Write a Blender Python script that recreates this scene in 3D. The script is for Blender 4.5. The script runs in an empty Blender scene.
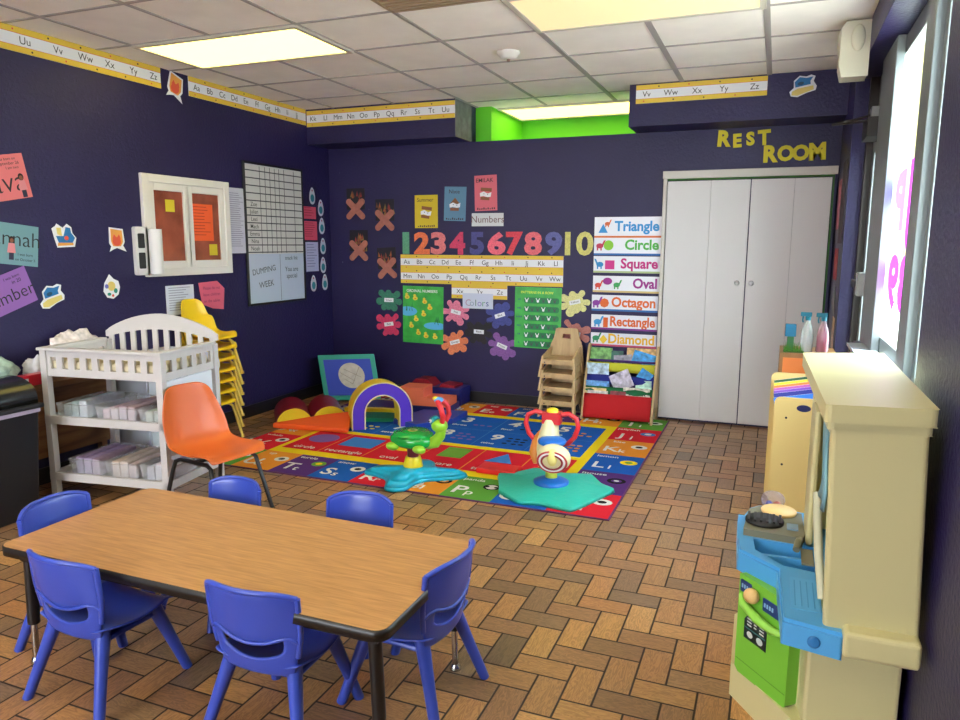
LIGHT, WORLD, SUN, EXPO = 1.9, 10.0, 15.0, 1.0
import bpy, math, random
from mathutils import Matrix, Vector
random.seed(7)
C = bpy.context.scene.collection
PI = math.pi
# ------------------------------------------------------------------ materials
def lin(h):
    h = h.lstrip('#'); c = [int(h[i:i+2], 16)/255 for i in (0, 2, 4)]
    return tuple(x/12.92 if x <= .04045 else ((x+.055)/1.055)**2.4 for x in c) + (1,)
_m = {}
def mat(name, hexc='888888', rough=.5, metal=0, bump=0, bscale=60, var=0, vscale=8, emit=0, alpha=1, trans=0, coat=0, spec=.5):
    if name in _m: return _m[name]
    m = bpy.data.materials.new(name); m.use_nodes = True
    nt = m.node_tree; b = nt.nodes['Principled BSDF']; col = lin(hexc)
    b.inputs['Base Color'].default_value = col
    b.inputs['Roughness'].default_value = rough; b.inputs['Metallic'].default_value = metal
    b.inputs['Specular IOR Level'].default_value = spec
    b.inputs['Coat Weight'].default_value = coat
    if trans: b.inputs['Transmission Weight'].default_value = trans
    if alpha < 1: b.inputs['Alpha'].default_value = alpha
    if emit:
        b.inputs['Emission Color'].default_value = col; b.inputs['Emission Strength'].default_value = emit
    if bump or var:
        tc = nt.nodes.new('ShaderNodeTexCoord')
    if bump:
        n = nt.nodes.new('ShaderNodeTexNoise'); n.inputs['Scale'].default_value = bscale; n.inputs['Detail'].default_value = 4
        bp = nt.nodes.new('ShaderNodeBump'); bp.inputs['Strength'].default_value = bump; bp.inputs['Distance'].default_value = .01
        nt.links.new(tc.outputs['Object'], n.inputs['Vector']); nt.links.new(n.outputs['Fac'], bp.inputs['Height']); nt.links.new(bp.outputs['Normal'], b.inputs['Normal'])
    if var:
        n = nt.nodes.new('ShaderNodeTexNoise'); n.inputs['Scale'].default_value = vscale; n.inputs['Detail'].default_value = 5
        r = nt.nodes.new('ShaderNodeValToRGB'); e = r.color_ramp.elements
        e[0].position = .3; e[1].position = .7
        e[0].color = tuple(c*(1-var) for c in col[:3])+(1,); e[1].color = tuple(min(1, c*(1+var)) for c in col[:3])+(1,)
        nt.links.new(tc.outputs['Object'], n.inputs['Vector']); nt.links.new(n.outputs['Fac'], r.inputs['Fac']); nt.links.new(r.outputs['Color'], b.inputs['Base Color'])
    _m[name] = m
    return m
def wood(name, c1, c2, sc=(1, 14, 14), rough=.4, scale=3, contrast=(.35, .65)):
    if name in _m: return _m[name]
    m = bpy.data.materials.new(name); m.use_nodes = True; nt = m.node_tree; N = nt.nodes; L = nt.links
    b = N['Principled BSDF']; b.inputs['Roughness'].default_value = rough
    tc = N.new('ShaderNodeTexCoord'); mp = N.new('ShaderNodeMapping'); mp.inputs['Scale'].default_value = sc
    n = N.new('ShaderNodeTexNoise'); n.inputs['Scale'].default_value = scale; n.inputs['Detail'].default_value = 8; n.inputs['Distortion'].default_value = .6
    r = N.new('ShaderNodeValToRGB'); r.color_ramp.elements[0].color = lin(c1); r.color_ramp.elements[1].color = lin(c2)
    r.color_ramp.elements[0].position, r.color_ramp.elements[1].position = contrast
    L.new(tc.outputs['Object'], mp.inputs[0]); L.new(mp.outputs[0], n.inputs['Vector']); L.new(n.outputs['Fac'], r.inputs['Fac']); L.new(r.outputs['Color'], b.inputs['Base Color'])
    _m[name] = m; return m
def glass(name, tint='ffffff', gloss=.08, rough=.02):
    if name in _m: return _m[name]
    m = bpy.data.materials.new(name); m.use_nodes = True; nt = m.node_tree; N = nt.nodes; N.clear()
    o = N.new('ShaderNodeOutputMaterial'); mx = N.new('ShaderNodeMixShader'); t = N.new('ShaderNodeBsdfTransparent'); g = N.new('ShaderNodeBsdfGlossy')
    t.inputs[0].default_value = lin(tint); g.inputs['Roughness'].default_value = rough; mx.inputs[0].default_value = gloss
    nt.links.new(t.outputs[0], mx.inputs[1]); nt.links.new(g.outputs[0], mx.inputs[2]); nt.links.new(mx.outputs[0], o.inputs[0])
    _m[name] = m; return m
# ------------------------------------------------------------------ mesh builder
_txt = {}
def text_data(s, bold):
    k = (s, bold)
    if k not in _txt:
        cu = bpy.data.curves.new('t', 'FONT'); cu.body = s; cu.size = 1; cu.align_x = 'CENTER'; cu.align_y = 'CENTER'
        cu.extrude = 0; cu.offset = bold; cu.resolution_u = 3; cu.fill_mode = 'FRONT'; cu.space_line = .9
        o = bpy.data.objects.new('t', cu); C.objects.link(o)
        dg = bpy.context.evaluated_depsgraph_get(); me = bpy.data.meshes.new_from_object(o.evaluated_get(dg))
        vs = [tuple(v.co) for v in me.vertices]; fs = [tuple(p.vertices) for p in me.polygons]
        bpy.data.objects.remove(o); bpy.data.curves.remove(cu); bpy.data.meshes.remove(me)
        _txt[k] = (vs, fs)
    return _txt[k]
class MB:
    def __init__(s): s.v = []; s.f = []; s.mi = []; s.sm = []; s.mats = []
    def _mi(s, m):
        if m not in s.mats: s.mats.append(m)
        return s.mats.index(m)
    def add(s, vs, fs, m, M=None, smooth=False):
        o = len(s.v); k = s._mi(m)
        for p in vs:
            p = Vector(p)
            if M is not None: p = M @ p
            s.v.append(tuple(p))
        for f in fs: s.f.append(tuple(i+o for i in f)); s.mi.append(k); s.sm.append(smooth)
        return s
    def box(s, lo, hi, m, M=None):
        x0, y0, z0 = lo; x1, y1, z1 = hi
        return s.add([(x0,y0,z0),(x1,y0,z0),(x1,y1,z0),(x0,y1,z0),(x0,y0,z1),(x1,y0,z1),(x1,y1,z1),(x0,y1,z1)],
              [(0,3,2,1),(4,5,6,7),(0,1,5,4),(1,2,6,5),(2,3,7,6),(3,0,4,7)], m, M)
    def prism(s, poly, z0, z1, m, M=None, top=None, side=None, smooth=False):
        n = len(poly); vs = [(x, y, z0) for x, y in poly]+[(x, y, z1) for x, y in poly]
        a = sum(poly[i][0]*poly[(i+1) % n][1]-poly[(i+1) % n][0]*poly[i][1] for i in range(n))
        if a < 0: return s.prism(poly[::-1], z0, z1, m, M, top, side, smooth)
        s.add(vs, [tuple(range(n-1, -1, -1))], m, M); 
        s.add(vs, [tuple(range(n, 2*n))], top or m, M)
        s.add(vs, [(i, (i+1) % n, n+(i+1) % n, n+i) for i in range(n)], side or m, M, smooth)
        return s
    def frustum(s, poly0, z0, poly1, z1, m, M=None, smooth=False):
        n = len(poly0)
        return s.add([(x, y, z0) for x, y in poly0]+[(x, y, z1) for x, y in poly1],
            [tuple(range(n-1, -1, -1)), tuple(range(n, 2*n))]+[(i, (i+1) % n, n+(i+1) % n, n+i) for i in range(n)], m, M, smooth)
    def tube(s, pts, r, m, seg=8, M=None, flat=1.0):
        pts = [Vector(p) for p in pts]; n = len(pts)
        rs = r if isinstance(r, (list, tuple)) else [r]*n
        vs = []; fs = []
        up = None
        for i, p in enumerate(pts):
            d = (pts[min(i+1, n-1)]-pts[max(i-1, 0)]).normalized()
            if up is None:
                up = Vector((0, 0, 1)) if abs(d.z) < .9 else Vector((0, 1, 0))
            a = d.cross(up).normalized(); b = a.cross(d).normalized(); up = b
            for k in range(seg):
                t = 2*PI*k/seg; vs.append(p+(a*math.cos(t)+b*math.sin(t)*flat)*rs[i])
        for i in range(n-1):
            for k in range(seg):
                fs.append((i*seg+k, i*seg+(k+1) % seg, (i+1)*seg+(k+1) % seg, (i+1)*seg+k))
        fs2 = [tuple(range(seg-1, -1, -1)), tuple((n-1)*seg+k for k in range(seg))]
        s.add(vs, fs, m, M, True); s.add(vs, fs2, m, M); return s
    def lathe(s, prof, m, seg=24, M=None, smooth=True):
        n = len(prof); vs = []; fs = []
        for r, z in prof:
            for k in range(seg):
                t = 2*PI*k/seg; vs.append((r*math.cos(t), r*math.sin(t), z))
        for i in range(n-1):
            for k in range(seg): fs.append((i*seg+k, i*seg+(k+1) % seg, (i+1)*seg+(k+1) % seg, (i+1)*seg+k))
        s.add(vs, fs, m, M, smooth); s.add(vs, [tuple(range(seg-1, -1, -1)), tuple((n-1)*seg+k for k in range(seg))], m, M); return s
    def ball(s, c, r, m, M=None, seg=16, rings=10, fn=None):
        rx, ry, rz = r if isinstance(r, (tuple, list)) else (r, r, r); vs = [(c[0], c[1], c[2]-rz)]; fs = []
        for i in range(1, rings):
            t = PI*i/rings-PI/2
            for k in range(seg):
                a = 2*PI*k/seg; x, y, z = math.cos(t)*math.cos(a), math.cos(t)*math.sin(a), math.sin(t)
                q = 1 if fn is None else fn(x, y, z)
                vs.append((c[0]+rx*x*q, c[1]+ry*y*q, c[2]+rz*z*q))
        vs.append((c[0], c[1], c[2]+rz)); e = len(vs)-1
        for k in range(seg):
            fs.append((0, 1+(k+1) % seg, 1+k)); fs.append((e, e-seg+k, e-seg+(k+1) % seg))
            for i in range(rings-2): fs.append((1+i*seg+k, 1+i*seg+(k+1) % seg, 1+(i+1)*seg+(k+1) % seg, 1+(i+1)*seg+k))
        return s.add(vs, fs, m, M, True)
    def text(s, t, size, m, M=None, bold=0, sx=1.0, depth=0):
        vs, fs = text_data(t, bold)
        S = Matrix.Diagonal((size*sx, size, 1, 1)); MM = (M if M is not None else Matrix())@S
        s.add(vs, fs, m, MM)
        return s
    def grid(s, P, m, skip=(), M=None, smooth=True):   # P[i][j] points
        a, b = len(P), len(P[0]); vs = [p for row in P for p in row]
        fs = [(i*b+j, i*b+j+1, (i+1)*b+j+1, (i+1)*b+j) for i in range(a-1) for j in range(b-1) if (i, j) not in skip]
        return s.add(vs, fs, m, M, smooth)
    def build(s, name, parent=None, bevel=0, solid=0, sub=0, soff=0, loc=None, rotz=None, bseg=2):
        me = bpy.data.meshes.new(name); me.from_pydata(s.v, [], s.f)
        for m in s.mats: me.materials.append(m)
        me.polygons.foreach_set('material_index', s.mi); me.polygons.foreach_set('use_smooth', s.sm); me.update()
        o = bpy.data.objects.new(name, me); C.objects.link(o)
        if parent is not None: o.parent = parent
        if loc is not None: o.location = loc
        if rotz is not None: o.rotation_euler = (0, 0, rotz)
        if solid:
            q = o.modifiers.new('s', 'SOLIDIFY'); q.thickness = solid; q.offset = soff
        if sub:
            q = o.modifiers.new('u', 'SUBSURF'); q.levels = q.render_levels = sub
        if bevel:
            q = o.modifiers.new('b', 'BEVEL'); q.width = bevel; q.segments = bseg; q.limit_method = 'ANGLE'; q.angle_limit = math.radians(40)
        return o
def tag(o, label, cat, group=None, kind=None):
    o['label'] = label; o['category'] = cat
    if group: o['group'] = group
    if kind: o['kind'] = kind
    return o
def thing(name, label, cat, loc=(0, 0, 0), rotz=0, group=None):
    o = bpy.data.objects.new(name, None); C.objects.link(o); o.empty_display_size = .1
    o.location = loc; o.rotation_euler = (0, 0, rotz); return tag(o, label, cat, group)
def struct(o):
    o['kind'] = 'structure'; return o
def dup(root, loc, rotz, label, group=None):
    r = root.copy(); C.objects.link(r); r.location = loc; r.rotation_euler = (0, 0, rotz); r['label'] = label
    if group: r['group'] = group
    for ch in list(root.children):
        c = ch.copy(); C.objects.link(c); c.parent = r
        for g in list(ch.children):
            d = g.copy(); C.objects.link(d); d.parent = c
    return r
def T(x, y, z): return Matrix.Translation((x, y, z))
def R(a, ax='Z'): return Matrix.Rotation(a, 4, ax)
# wall frames: local x = right along the wall, local y = up, local z = out into the room
XL, YB, YS, XR, H = -4.08, 6.2, 5.85, .40, 2.671
def WM(w, u, v, rot=0, out=0):
    if w == 'L': B = Matrix(((0,0,1,XL),(1,0,0,0),(0,1,0,0),(0,0,0,1)))
    elif w == 'B': B = Matrix(((1,0,0,0),(0,0,-1,YB),(0,1,0,0),(0,0,0,1)))
    elif w == 'S': B = Matrix(((1,0,0,0),(0,0,-1,YS),(0,1,0,0),(0,0,0,1)))
    elif w == 'R': B = Matrix(((0,0,-1,XR),(-1,0,0,0),(0,1,0,0),(0,0,0,1)))
    return B@T(u, v, out)@R(math.radians(rot))
def ell(rx, ry, n=20, cx=0, cy=0): return [(cx+rx*math.cos(2*PI*i/n), cy+ry*math.sin(2*PI*i/n)) for i in range(n)]
def rrect(x0, y0, x1, y1, r, n=5):
    out = []
    for cx, cy, a in ((x1-r, y0+r, -PI/2), (x1-r, y1-r, 0), (x0+r, y1-r, PI/2), (x0+r, y0+r, PI)):
        for i in range(n+1): t = a+PI/2*i/n; out.append((cx+r*math.cos(t), cy+r*math.sin(t)))
    return out
INK = mat('black_ink', '1a1a1e', .6)
WHITE = mat('white_paper', 'e6e8ee', .6)
# ------------------------------------------------------------------ setting materials
def wall_mat():
    m = bpy.data.materials.new('purple_wall_paint'); m.use_nodes = True; nt = m.node_tree; N = nt.nodes; L = nt.links
    b = N['Principled BSDF']; b.inputs['Roughness'].default_value = .45; b.inputs['Specular IOR Level'].default_value = .4
    tc = N.new('ShaderNodeTexCoord')
    n1 = N.new('ShaderNodeTexNoise'); n1.inputs['Scale'].default_value = 1.1; n1.inputs['Detail'].default_value = 4
    r = N.new('ShaderNodeValToRGB'); r.color_ramp.elements[0].color = lin(WALL1); r.color_ramp.elements[1].color = lin(WALL2)
    r.color_ramp.elements[0].position = .35; r.color_ramp.elements[1].position = .65
    n2 = N.new('ShaderNodeTexNoise'); n2.inputs['Scale'].default_value = 55; n2.inputs['Detail'].default_value = 6
    n3 = N.new('ShaderNodeTexNoise'); n3.inputs['Scale'].default_value = 13; n3.inputs['Detail'].default_value = 12; n3.inputs['Roughness'].default_value = .75
    r3 = N.new('ShaderNodeValToRGB'); r3.color_ramp.elements[0].position = .69; r3.color_ramp.elements[1].position = .705
    mx = N.new('ShaderNodeMix'); mx.data_type = 'RGBA'; mx.inputs[7].default_value = lin('7d7d98')
    bp = N.new('ShaderNodeBump'); bp.inputs['Strength'].default_value = .35; bp.inputs['Distance'].default_value = .012
    for n in (n1, n2, n3): L.new(tc.outputs['Object'], n.inputs['Vector'])
    L.new(n1.outputs['Fac'], r.inputs['Fac']); L.new(r.outputs['Color'], mx.inputs[6]); L.new(n3.outputs['Fac'], r3.inputs['Fac']); L.new(r3.outputs['Color'], mx.inputs[0])
    L.new(mx.outputs[2], b.inputs['Base Color']); L.new(n2.outputs['Fac'], bp.inputs['Height']); L.new(bp.outputs['Normal'], b.inputs['Normal'])
    return m
WALL1, WALL2 = '1f1945', '251e4d'
PURPLE = wall_mat()
def floor_mat():
    m = bpy.data.materials.new('herringbone_wood_tile'); m.use_nodes = True; nt = m.node_tree; N = nt.nodes; L = nt.links
    b = N['Principled BSDF']
    def math_(op, a, bb=None, c=None):
        n = N.new('ShaderNodeMath'); n.operation = op
        for i, x in enumerate((a, bb, c)):
            if x is None: continue
            if isinstance(x, (int, float)): n.inputs[i].default_value = x
            else: L.new(x, n.inputs[i])
        return n.outputs[0]
    tc = N.new('ShaderNodeTexCoord'); sp = N.new('ShaderNodeSeparateXYZ'); L.new(tc.outputs['Object'], sp.inputs[0])
    U = .1035
    px = math_('DIVIDE', math_('ADD', sp.outputs[0], .3575), U); py = math_('DIVIDE', math_('SUBTRACT', sp.outputs[1], 2.213), U)
    i = math_('FLOOR', px); j = math_('FLOOR', py); fx = math_('SUBTRACT', px, i); fy = math_('SUBTRACT', py, j)
    k = math_('FLOORED_MODULO', math_('SUBTRACT', i, j), 4.0)
    isV = math_('GREATER_THAN', k, 1.5)
    kk = math_('SUBTRACT', 3.0, k)
    def sel(h, v):   # isV ? v : h
        n = N.new('ShaderNodeMix'); n.data_type = 'FLOAT'; L.new(isV, n.inputs[0]); L.new(h, n.inputs[2]); L.new(v, n.inputs[3]); return n.outputs[0]
    along = sel(math_('ADD', fx, k), math_('ADD', fy, kk)); across = sel(fy, fx)
    idx = sel(math_('SUBTRACT', i, k), i); idy = sel(j, math_('SUBTRACT', j, kk))
    e = math_('MINIMUM', math_('MINIMUM', along, math_('SUBTRACT', 2.0, along)), math_('MINIMUM', across, math_('SUBTRACT', 1.0, across)))
    cid = N.new('ShaderNodeCombineXYZ'); L.new(idx, cid.inputs[0]); L.new(idy, cid.inputs[1]); L.new(isV, cid.inputs[2])
    wn = N.new('ShaderNodeTexWhiteNoise'); wn.noise_dimensions = '3D'; L.new(cid.outputs[0], wn.inputs['Vector'])
    ramp = N.new('ShaderNodeValToRGB'); cr = ramp.color_ramp; cr.interpolation = 'LINEAR'
    cols = FLOORC
    cr.elements[0].color = lin(cols[0]); cr.elements[1].color = lin(cols[-1])
    for q in range(1, len(cols)-1):
        el = cr.elements.new(q/(len(cols)-1)); el.color = lin(cols[q])
    L.new(wn.outputs['Value'], ramp.inputs['Fac'])
    gv = N.new('ShaderNodeCombineXYZ'); L.new(math_('MULTIPLY', along, .55), gv.inputs[0]); L.new(math_('MULTIPLY', across, 3.2), gv.inputs[1]); L.new(math_('MULTIPLY', wn.outputs['Value'], 57.0), gv.inputs[2])
    gn = N.new('ShaderNodeTexNoise'); gn.inputs['Scale'].default_value = 1.6; gn.inputs['Detail'].default_value = 5; gn.inputs['Distortion'].default_value = 1.3; L.new(gv.outputs[0], gn.inputs['Vector'])
    wv = math_('SINE', math_('MULTIPLY', gn.outputs['Fac'], 42.0))
    g2 = math_('MULTIPLY_ADD', wv, .2, .88)
    mul = N.new('ShaderNodeMix'); mul.data_type = 'RGBA'; mul.blend_type = 'MULTIPLY'; mul.inputs[0].default_value = 1
    cg = N.new('ShaderNodeCombineColor'); [L.new(g2, cg.inputs[q]) for q in range(3)]
    L.new(ramp.outputs['Color'], mul.inputs[6]); L.new(cg.outputs[0], mul.inputs[7])
    gr = N.new('ShaderNodeMapRange'); gr.inputs[1].default_value = .024; gr.inputs[2].default_value = .045; L.new(e, gr.inputs[0])
    mx = N.new('ShaderNodeMix'); mx.data_type = 'RGBA'; mx.inputs[6].default_value = lin('2c1e16'); L.new(gr.outputs[0], mx.inputs[0]); L.new(mul.outputs[2], mx.inputs[7])
    L.new(mx.outputs[2], b.inputs['Base Color'])
    rr = N.new('ShaderNodeMapRange'); rr.inputs[3].default_value = .8; rr.inputs[4].default_value = .3; L.new(gr.outputs[0], rr.inputs[0]); L.new(rr.outputs[0], b.inputs['Roughness'])
    bp = N.new('ShaderNodeBump'); bp.inputs['Strength'].default_value = .5; bp.inputs['Distance'].default_value = .004; L.new(gr.outputs[0], bp.inputs['Height']); L.new(bp.outputs['Normal'], b.inputs['Normal'])
    return m
FLOORC = ['6c543e', 'a2764a', 'b07f4e', '8f6848', 'b88850', '7a634a', 'a87043', 'c4965c']
FLOOR = floor_mat()
CEIL = mat('ceiling_tile', 'f6f0e8', .9, bump=.25, bscale=160, var=.04, vscale=5)
TBAR = mat('ceiling_grid_metal', 'a39c98', .5)
GREEN = mat('lime_green_paint', '5fc81e', .6)
DKGREEN = mat('green_paint_side', '5fc81e', .6)
BLACKB = mat('black_vinyl_baseboard', '17161a', .45)
ALU = mat('grey_aluminium_frame', '7d8386', .4, metal=.3)
DKMET = mat('dark_bronze_metal', '3a3533', .4, metal=.5)
# ------------------------------------------------------------------ room shell
mb = MB(); mb.box((-4.2, -2.4, -.1), (.62, 7.3, 0), FLOOR); struct(mb.build('floor'))
mb = MB(); mb.box((-4.2, -2.4, H), (.62, 8.2, H+.1), CEIL)
x0, y0, g = -3.783, 2.998, .61
for i in range(-1, 8):
    x = x0+i*g
    if -4.08 < x < .4:
        w = .017 if i >= 4 else .011
        mb.box((x-w, -2.3, H-.006), (x+w, 7.6, H), TBAR)
for j in range(-8, 8):
    y = y0+j*g
    if y > -2.3: mb.box((XL, y-.011, H-.0045), (XR, y+.011, H), TBAR)
struct(mb.build('ceiling'))
mb = MB(); mb.box((-4.2, -2.4, 0), (XL, 6.3, H), PURPLE); struct(mb.build('wall_left'))
mb = MB(); mb.box((XL, YB, 0), (.55, 6.3, 2.36), PURPLE)
mb.box((XL, YB, 2.36), (-2.58, 6.3, H), PURPLE); mb.box((-1.12, YB, 2.36), (.55, 6.3, H), PURPLE)
struct(mb.build('wall_back'))
GREYM = mat('bare_grey_plaster', '77777a', .8, var=.25, vscale=12)
mb = MB(); mb.box((XL, YS, 2.36), (-2.585, YB, H), PURPLE); mb.box((-2.585, YS, 2.36), (-2.58, YB, H), GREYM); struct(mb.build('trim_1'))
mb = MB(); mb.box((-1.12, YS, 2.36), (XR, YB, H), PURPLE); struct(mb.build('trim_2'))
mb = MB(); mb.box((-2.75, 7.15, 0), (-.8, 7.25, H), GREEN); mb.box((-2.75, 6.3, 1.9), (-2.43, 7.15, H), GREEN); mb.box((-1.12, 6.3, 1.9), (-.9, 7.15, H), GREEN)
struct(mb.build('wall_far_room'))
# right wall with the recess for the shop front
mb = MB(); mb.box((XR, 5.33, 0), (.62, 6.3, H), PURPLE); mb.box((XR, 2.42, 2.49), (.62, 5.33, H), PURPLE)
mb.box((XR, -2.4, 0), (.62, 2.42, H), PURPLE); mb.box((.46, 2.42, 0), (.62, 4.84, .9), PURPLE)
struct(mb.build('wall_right'))
mb = MB(); mb.box((-4.2, -2.5, 0), (-3.9, -2.4, H), PURPLE); mb.box((-1.3, -2.5, 0), (.62, -2.4, H), PURPLE); mb.box((-3.9, -2.5, 0), (-1.3, -2.4, 1.0), PURPLE); mb.box((-3.9, -2.5, 2.35), (-1.3, -2.4, H), PURPLE)  # unseen rear wall, its opening shaped to limit daylight on near faces
struct(mb.build('wall_front'))
mb = MB(); mb.box((XL, -2.4, 0), (XL+.012, YB, .1), BLACKB); struct(mb.build('baseboard_left'))
mb = MB(); mb.box((XL+.012, YB-.012, 0), (-.9, YB, .1), BLACKB); struct(mb.build('baseboard_back'))
# shop-front window and glass door
GL = glass('clear_window_glass', 'eef8f6', .06)
def framed(name, y0, y1, z0, z1, xf=.52, st=.07, mid=(), extra=None):
    f = MB(); d = .055
    f.box((xf, y0, z0), (xf+d, y0+st, z1), ALU); f.box((xf, y1-st, z0), (xf+d, y1, z1), ALU)
    f.box((xf, y0+st, z0), (xf+d, y1-st, z0+st), ALU); f.box((xf, y0+st, z1-st), (xf+d, y1-st, z1), ALU)
    for zz in mid: f.box((xf, y0+st, zz-.02), (xf+d, y1-st, zz+.02), ALU)
    r = struct(f.build(name, bevel=.004))
    p = MB(); p.box((xf+.025, y0+st, z0+st), (xf+.031, y1-st, z1-st), GL); p.build('glass_pane', r)
    return r
w1 = framed('window_1', 3.25, 4.82, .9, 2.485, xf=.53, st=.09)
f = MB(); f.box((.49, 3.25, .9), (.53, 3.45, 2.485), ALU); f.box((.49, 4.28, .9), (.53, 4.82, 2.485), ALU); f.build('mullion', w1, bevel=.004)
w3 = framed('window_3', 2.42, 3.24, .9, 2.485, st=.06)
PINK = mat('pink_window_paint', 'c02ab8', .6)
PURP2 = mat('violet_window_paint', '7048b8', .6)
def paint(m):
    nt = m.node_tree; o = nt.nodes['Material Output']; t_ = nt.nodes.new('ShaderNodeBsdfTranslucent'); t_.inputs[0].default_value = nt.nodes['Principled BSDF'].inputs['Base Color'].default_value
    a_ = nt.nodes.new('ShaderNodeMixShader'); a_.inputs[0].default_value = .85; nt.links.new(nt.nodes['Principled BSDF'].outputs[0], a_.inputs[1]); nt.links.new(t_.outputs[0], a_.inputs[2]); nt.links.new(a_.outputs[0], o.inputs[0])
paint(PINK); paint(PURP2)
pw = MB()
RW = Matrix(((0,0,-1,.543),(-1,0,0,0),(0,1,0,0),(0,0,0,1)))
Rv = Matrix(((0,0,-1,.541),(1,0,0,0),(0,1,0,0),(0,0,0,1)))
pw.text('39', .34, PINK, Rv@T(3.95, 1.27, 0), .05, 1.9); pw.text('J', .42, PINK, Rv@T(3.78, 1.66, 0), .06, 2.0); pw.text('P', .36, PURP2, Rv@T(4.1, 1.66, 0), .06, 1.6)
pw.build('painted_lettering', w1)
d3 = framed('door_3', 4.88, 5.3, .02, 2.12, st=.1)
hb = MB(); hb.box((.46, 4.9, 1.16), (.52, 5.0, 1.3), mat('latch_grey', 'a5a5a2', .4, metal=.4)); hb.box((.455, 5.0, 1.2), (.475, 5.25, 1.25), DKMET); hb.build('push_bar', d3, bevel=.006)
cl = MB(); cl.box((.44, 4.85, 2.08), (.52, 5.12, 2.19), DKMET); cl.box((.46, 4.88, 2.19), (.51, 5.0, 2.25), mat('closer_silver', '9a9a98', .3, metal=.8)); cl.tube([(.46, 4.86, 2.17), (.36, 5.02, 2.185), (.27, 5.1, 2.19)], .008, DKMET); cl.tube([(.46, 4.95, 2.21), (.36, 5.06, 2.2), (.27, 5.1, 2.19)], .008, DKMET)
cl.build('door_closer', d3)
mb = MB(); mb.box((.53, 4.87, 2.12), (.6, 5.33, 2.49), DKMET); mb.box((.50, 4.83, 0), (.58, 4.87, 2.49), ALU); mb.box((.48, 5.28, 0), (.58, 5.33, 2.49), DKMET); struct(mb.build('trim_3', bevel=.003))
mb = MB(); mb.box((.405, 2.42, .9), (.52, 4.6, .915), mat('sill_grey', 'b9c4cc', .4)); struct(mb.build('trim_4'))
# outside the shop front
mb = MB(); mb.box((-12, -16, -.12), (16, 40, -.101), mat('concrete_pavement', 'b8b4aa', .9, var=.1)); struct(mb.build('ground_outside'))
mb = MB(); mb.box((3.55, 26, -.1), (12, 36, 10), mat('beige_building', '9c8a58', .9)); mb.box((1.0, 25.5, -.1), (3.54, 36, 9.5), mat('teal_building', '56787a', .9))
tag(mb.build('building_across_street'), 'pale beige and teal building seen through the shop-front window', 'building')
# closet (rest room) doors
CLW = mat('white_door_paint', 'd0cccb', .45, bump=.05)
DKG2 = mat('dark_green_jamb', '2f6a1c', .6)
TRW = mat('cream_casing', 'c9c3bb', .5)
def closet(n, xa, xm, xb, knob):
    r = MB(); r.box((xa, YB-.034, .02), (xm-.0008, YB-.004, 1.965), CLW); r.box((xm+.0008, YB-.034, .02), (xb, YB-.004, 1.965), CLW)
    o = struct(r.build(n, bevel=.0012))
    k = MB(); k.lathe([(.006, 0), (.008, .015), (.018, .022), (.02, .032), (.012, .04)], mat('white_knob', 'c8c8cc', .3), 16, T(knob, YB-.034, 1.165)@R(PI/2, 'X')); k.build('door_knob', o)
closet('door_1', -.846, -.51, -.218, -.275); closet('door_2', -.21, .1, .355, -.168)
mb = MB(); mb.box((-.88, YB-.05, 0), (-.852, YB, 1.985), TRW); mb.box((-.885, YB-.06, 1.985), (.39, YB, 2.045), TRW); mb.box((-.852, YB-.03, 1.972), (.36, YB-.002, 1.985), DKG2); mb.box((.36, YB-.03, 0), (.372, YB, 1.985), DKG2); mb.box((.372, YB-.05, 0), (.39, YB, 1.985), PURPLE)
struct(mb.build('trim_5', bevel=.003))
# sliding window in the left wall
FRW = mat('white_window_frame', 'dedad6', .4)
mb = MB(); M_ = WM('L', 0, 0)
def fr(m, u0, v0, u1, v1, t, d, mt, o=0):
    m.box((u0, v0, o), (u0+t, v1, d), mt, M_); m.box((u1-t, v0, o), (u1, v1, d), mt, M_); m.box((u0+t, v0, o), (u1-t, v0+t, d), mt, M_); m.box((u0+t, v1-t, o), (u1-t, v1, d), mt, M_)
fr(mb, 3.875, 1.225, 4.74, 1.935, .055, .03, FRW)
w2 = struct(mb.build('window_2', bevel=.004))
for a, b_ in ((3.93, 4.31), (4.295, 4.685)):
    s_ = MB(); fr(s_, a, 1.28, b_, 1.88, .052, .02, FRW); s_.build('sash', w2, bevel=.003)
    p_ = MB(); p_.box((a+.05, 1.32, .001), (b_-.05, 1.84, .006), mat('red_brown_window_pane', '96503c', .12, var=.35, vscale=5), M_); p_.build('glass_pane', w2)
# ceiling fixtures, plus unseen ones added as fill light
LT = mat('lit_diffuser', 'ffeb80', .5, emit=LIGHT)
LT2 = mat('dim_diffuser', 'efd9a8', .5, emit=.33)
LT_FILL = mat('added_fill_diffuser', 'fff6d8', .5, emit=LIGHT*2.6)  # stronger emission for the unseen panels added to light table and floor
def troffer(label, x, y, w=1.22, d=.61, name='ceiling_light', lt=None):
    t = thing(name, label, 'ceiling light', (x, y, H-.012))
    f = MB(); FM = mat('white_fixture_frame', 'c8c2b4', .5)
    f.box((0, 0, -.006), (w, .03, .01), FM); f.box((0, d-.03, -.006), (w, d, .01), FM); f.box((0, .03, -.006), (.03, d-.03, .01), FM); f.box((w-.03, .03, -.006), (w, d-.03, .01), FM)
    f.build('frame', t); p = MB(); p.box((.03, .03, -.002), (w-.03, d-.03, .004), lt or LT); p.build('diffuser', t)
    return t
troffer('fluorescent ceiling panel over the left wall, nearest the left wall', x0, y0+g)
troffer('wide fluorescent ceiling panel cut by the top edge of the picture', x0+4*g, y0+g, lt=LT2)
troffer('fluorescent ceiling panel in the lime green alcove above the back wall', -2.41, 6.4, 1.22, .61)
troffer('fluorescent ceiling panel above the children\'s table, out of the picture', x0, y0-3*g, lt=LT_FILL)  # this panel and the next three are unseen, added to brighten the room
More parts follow.
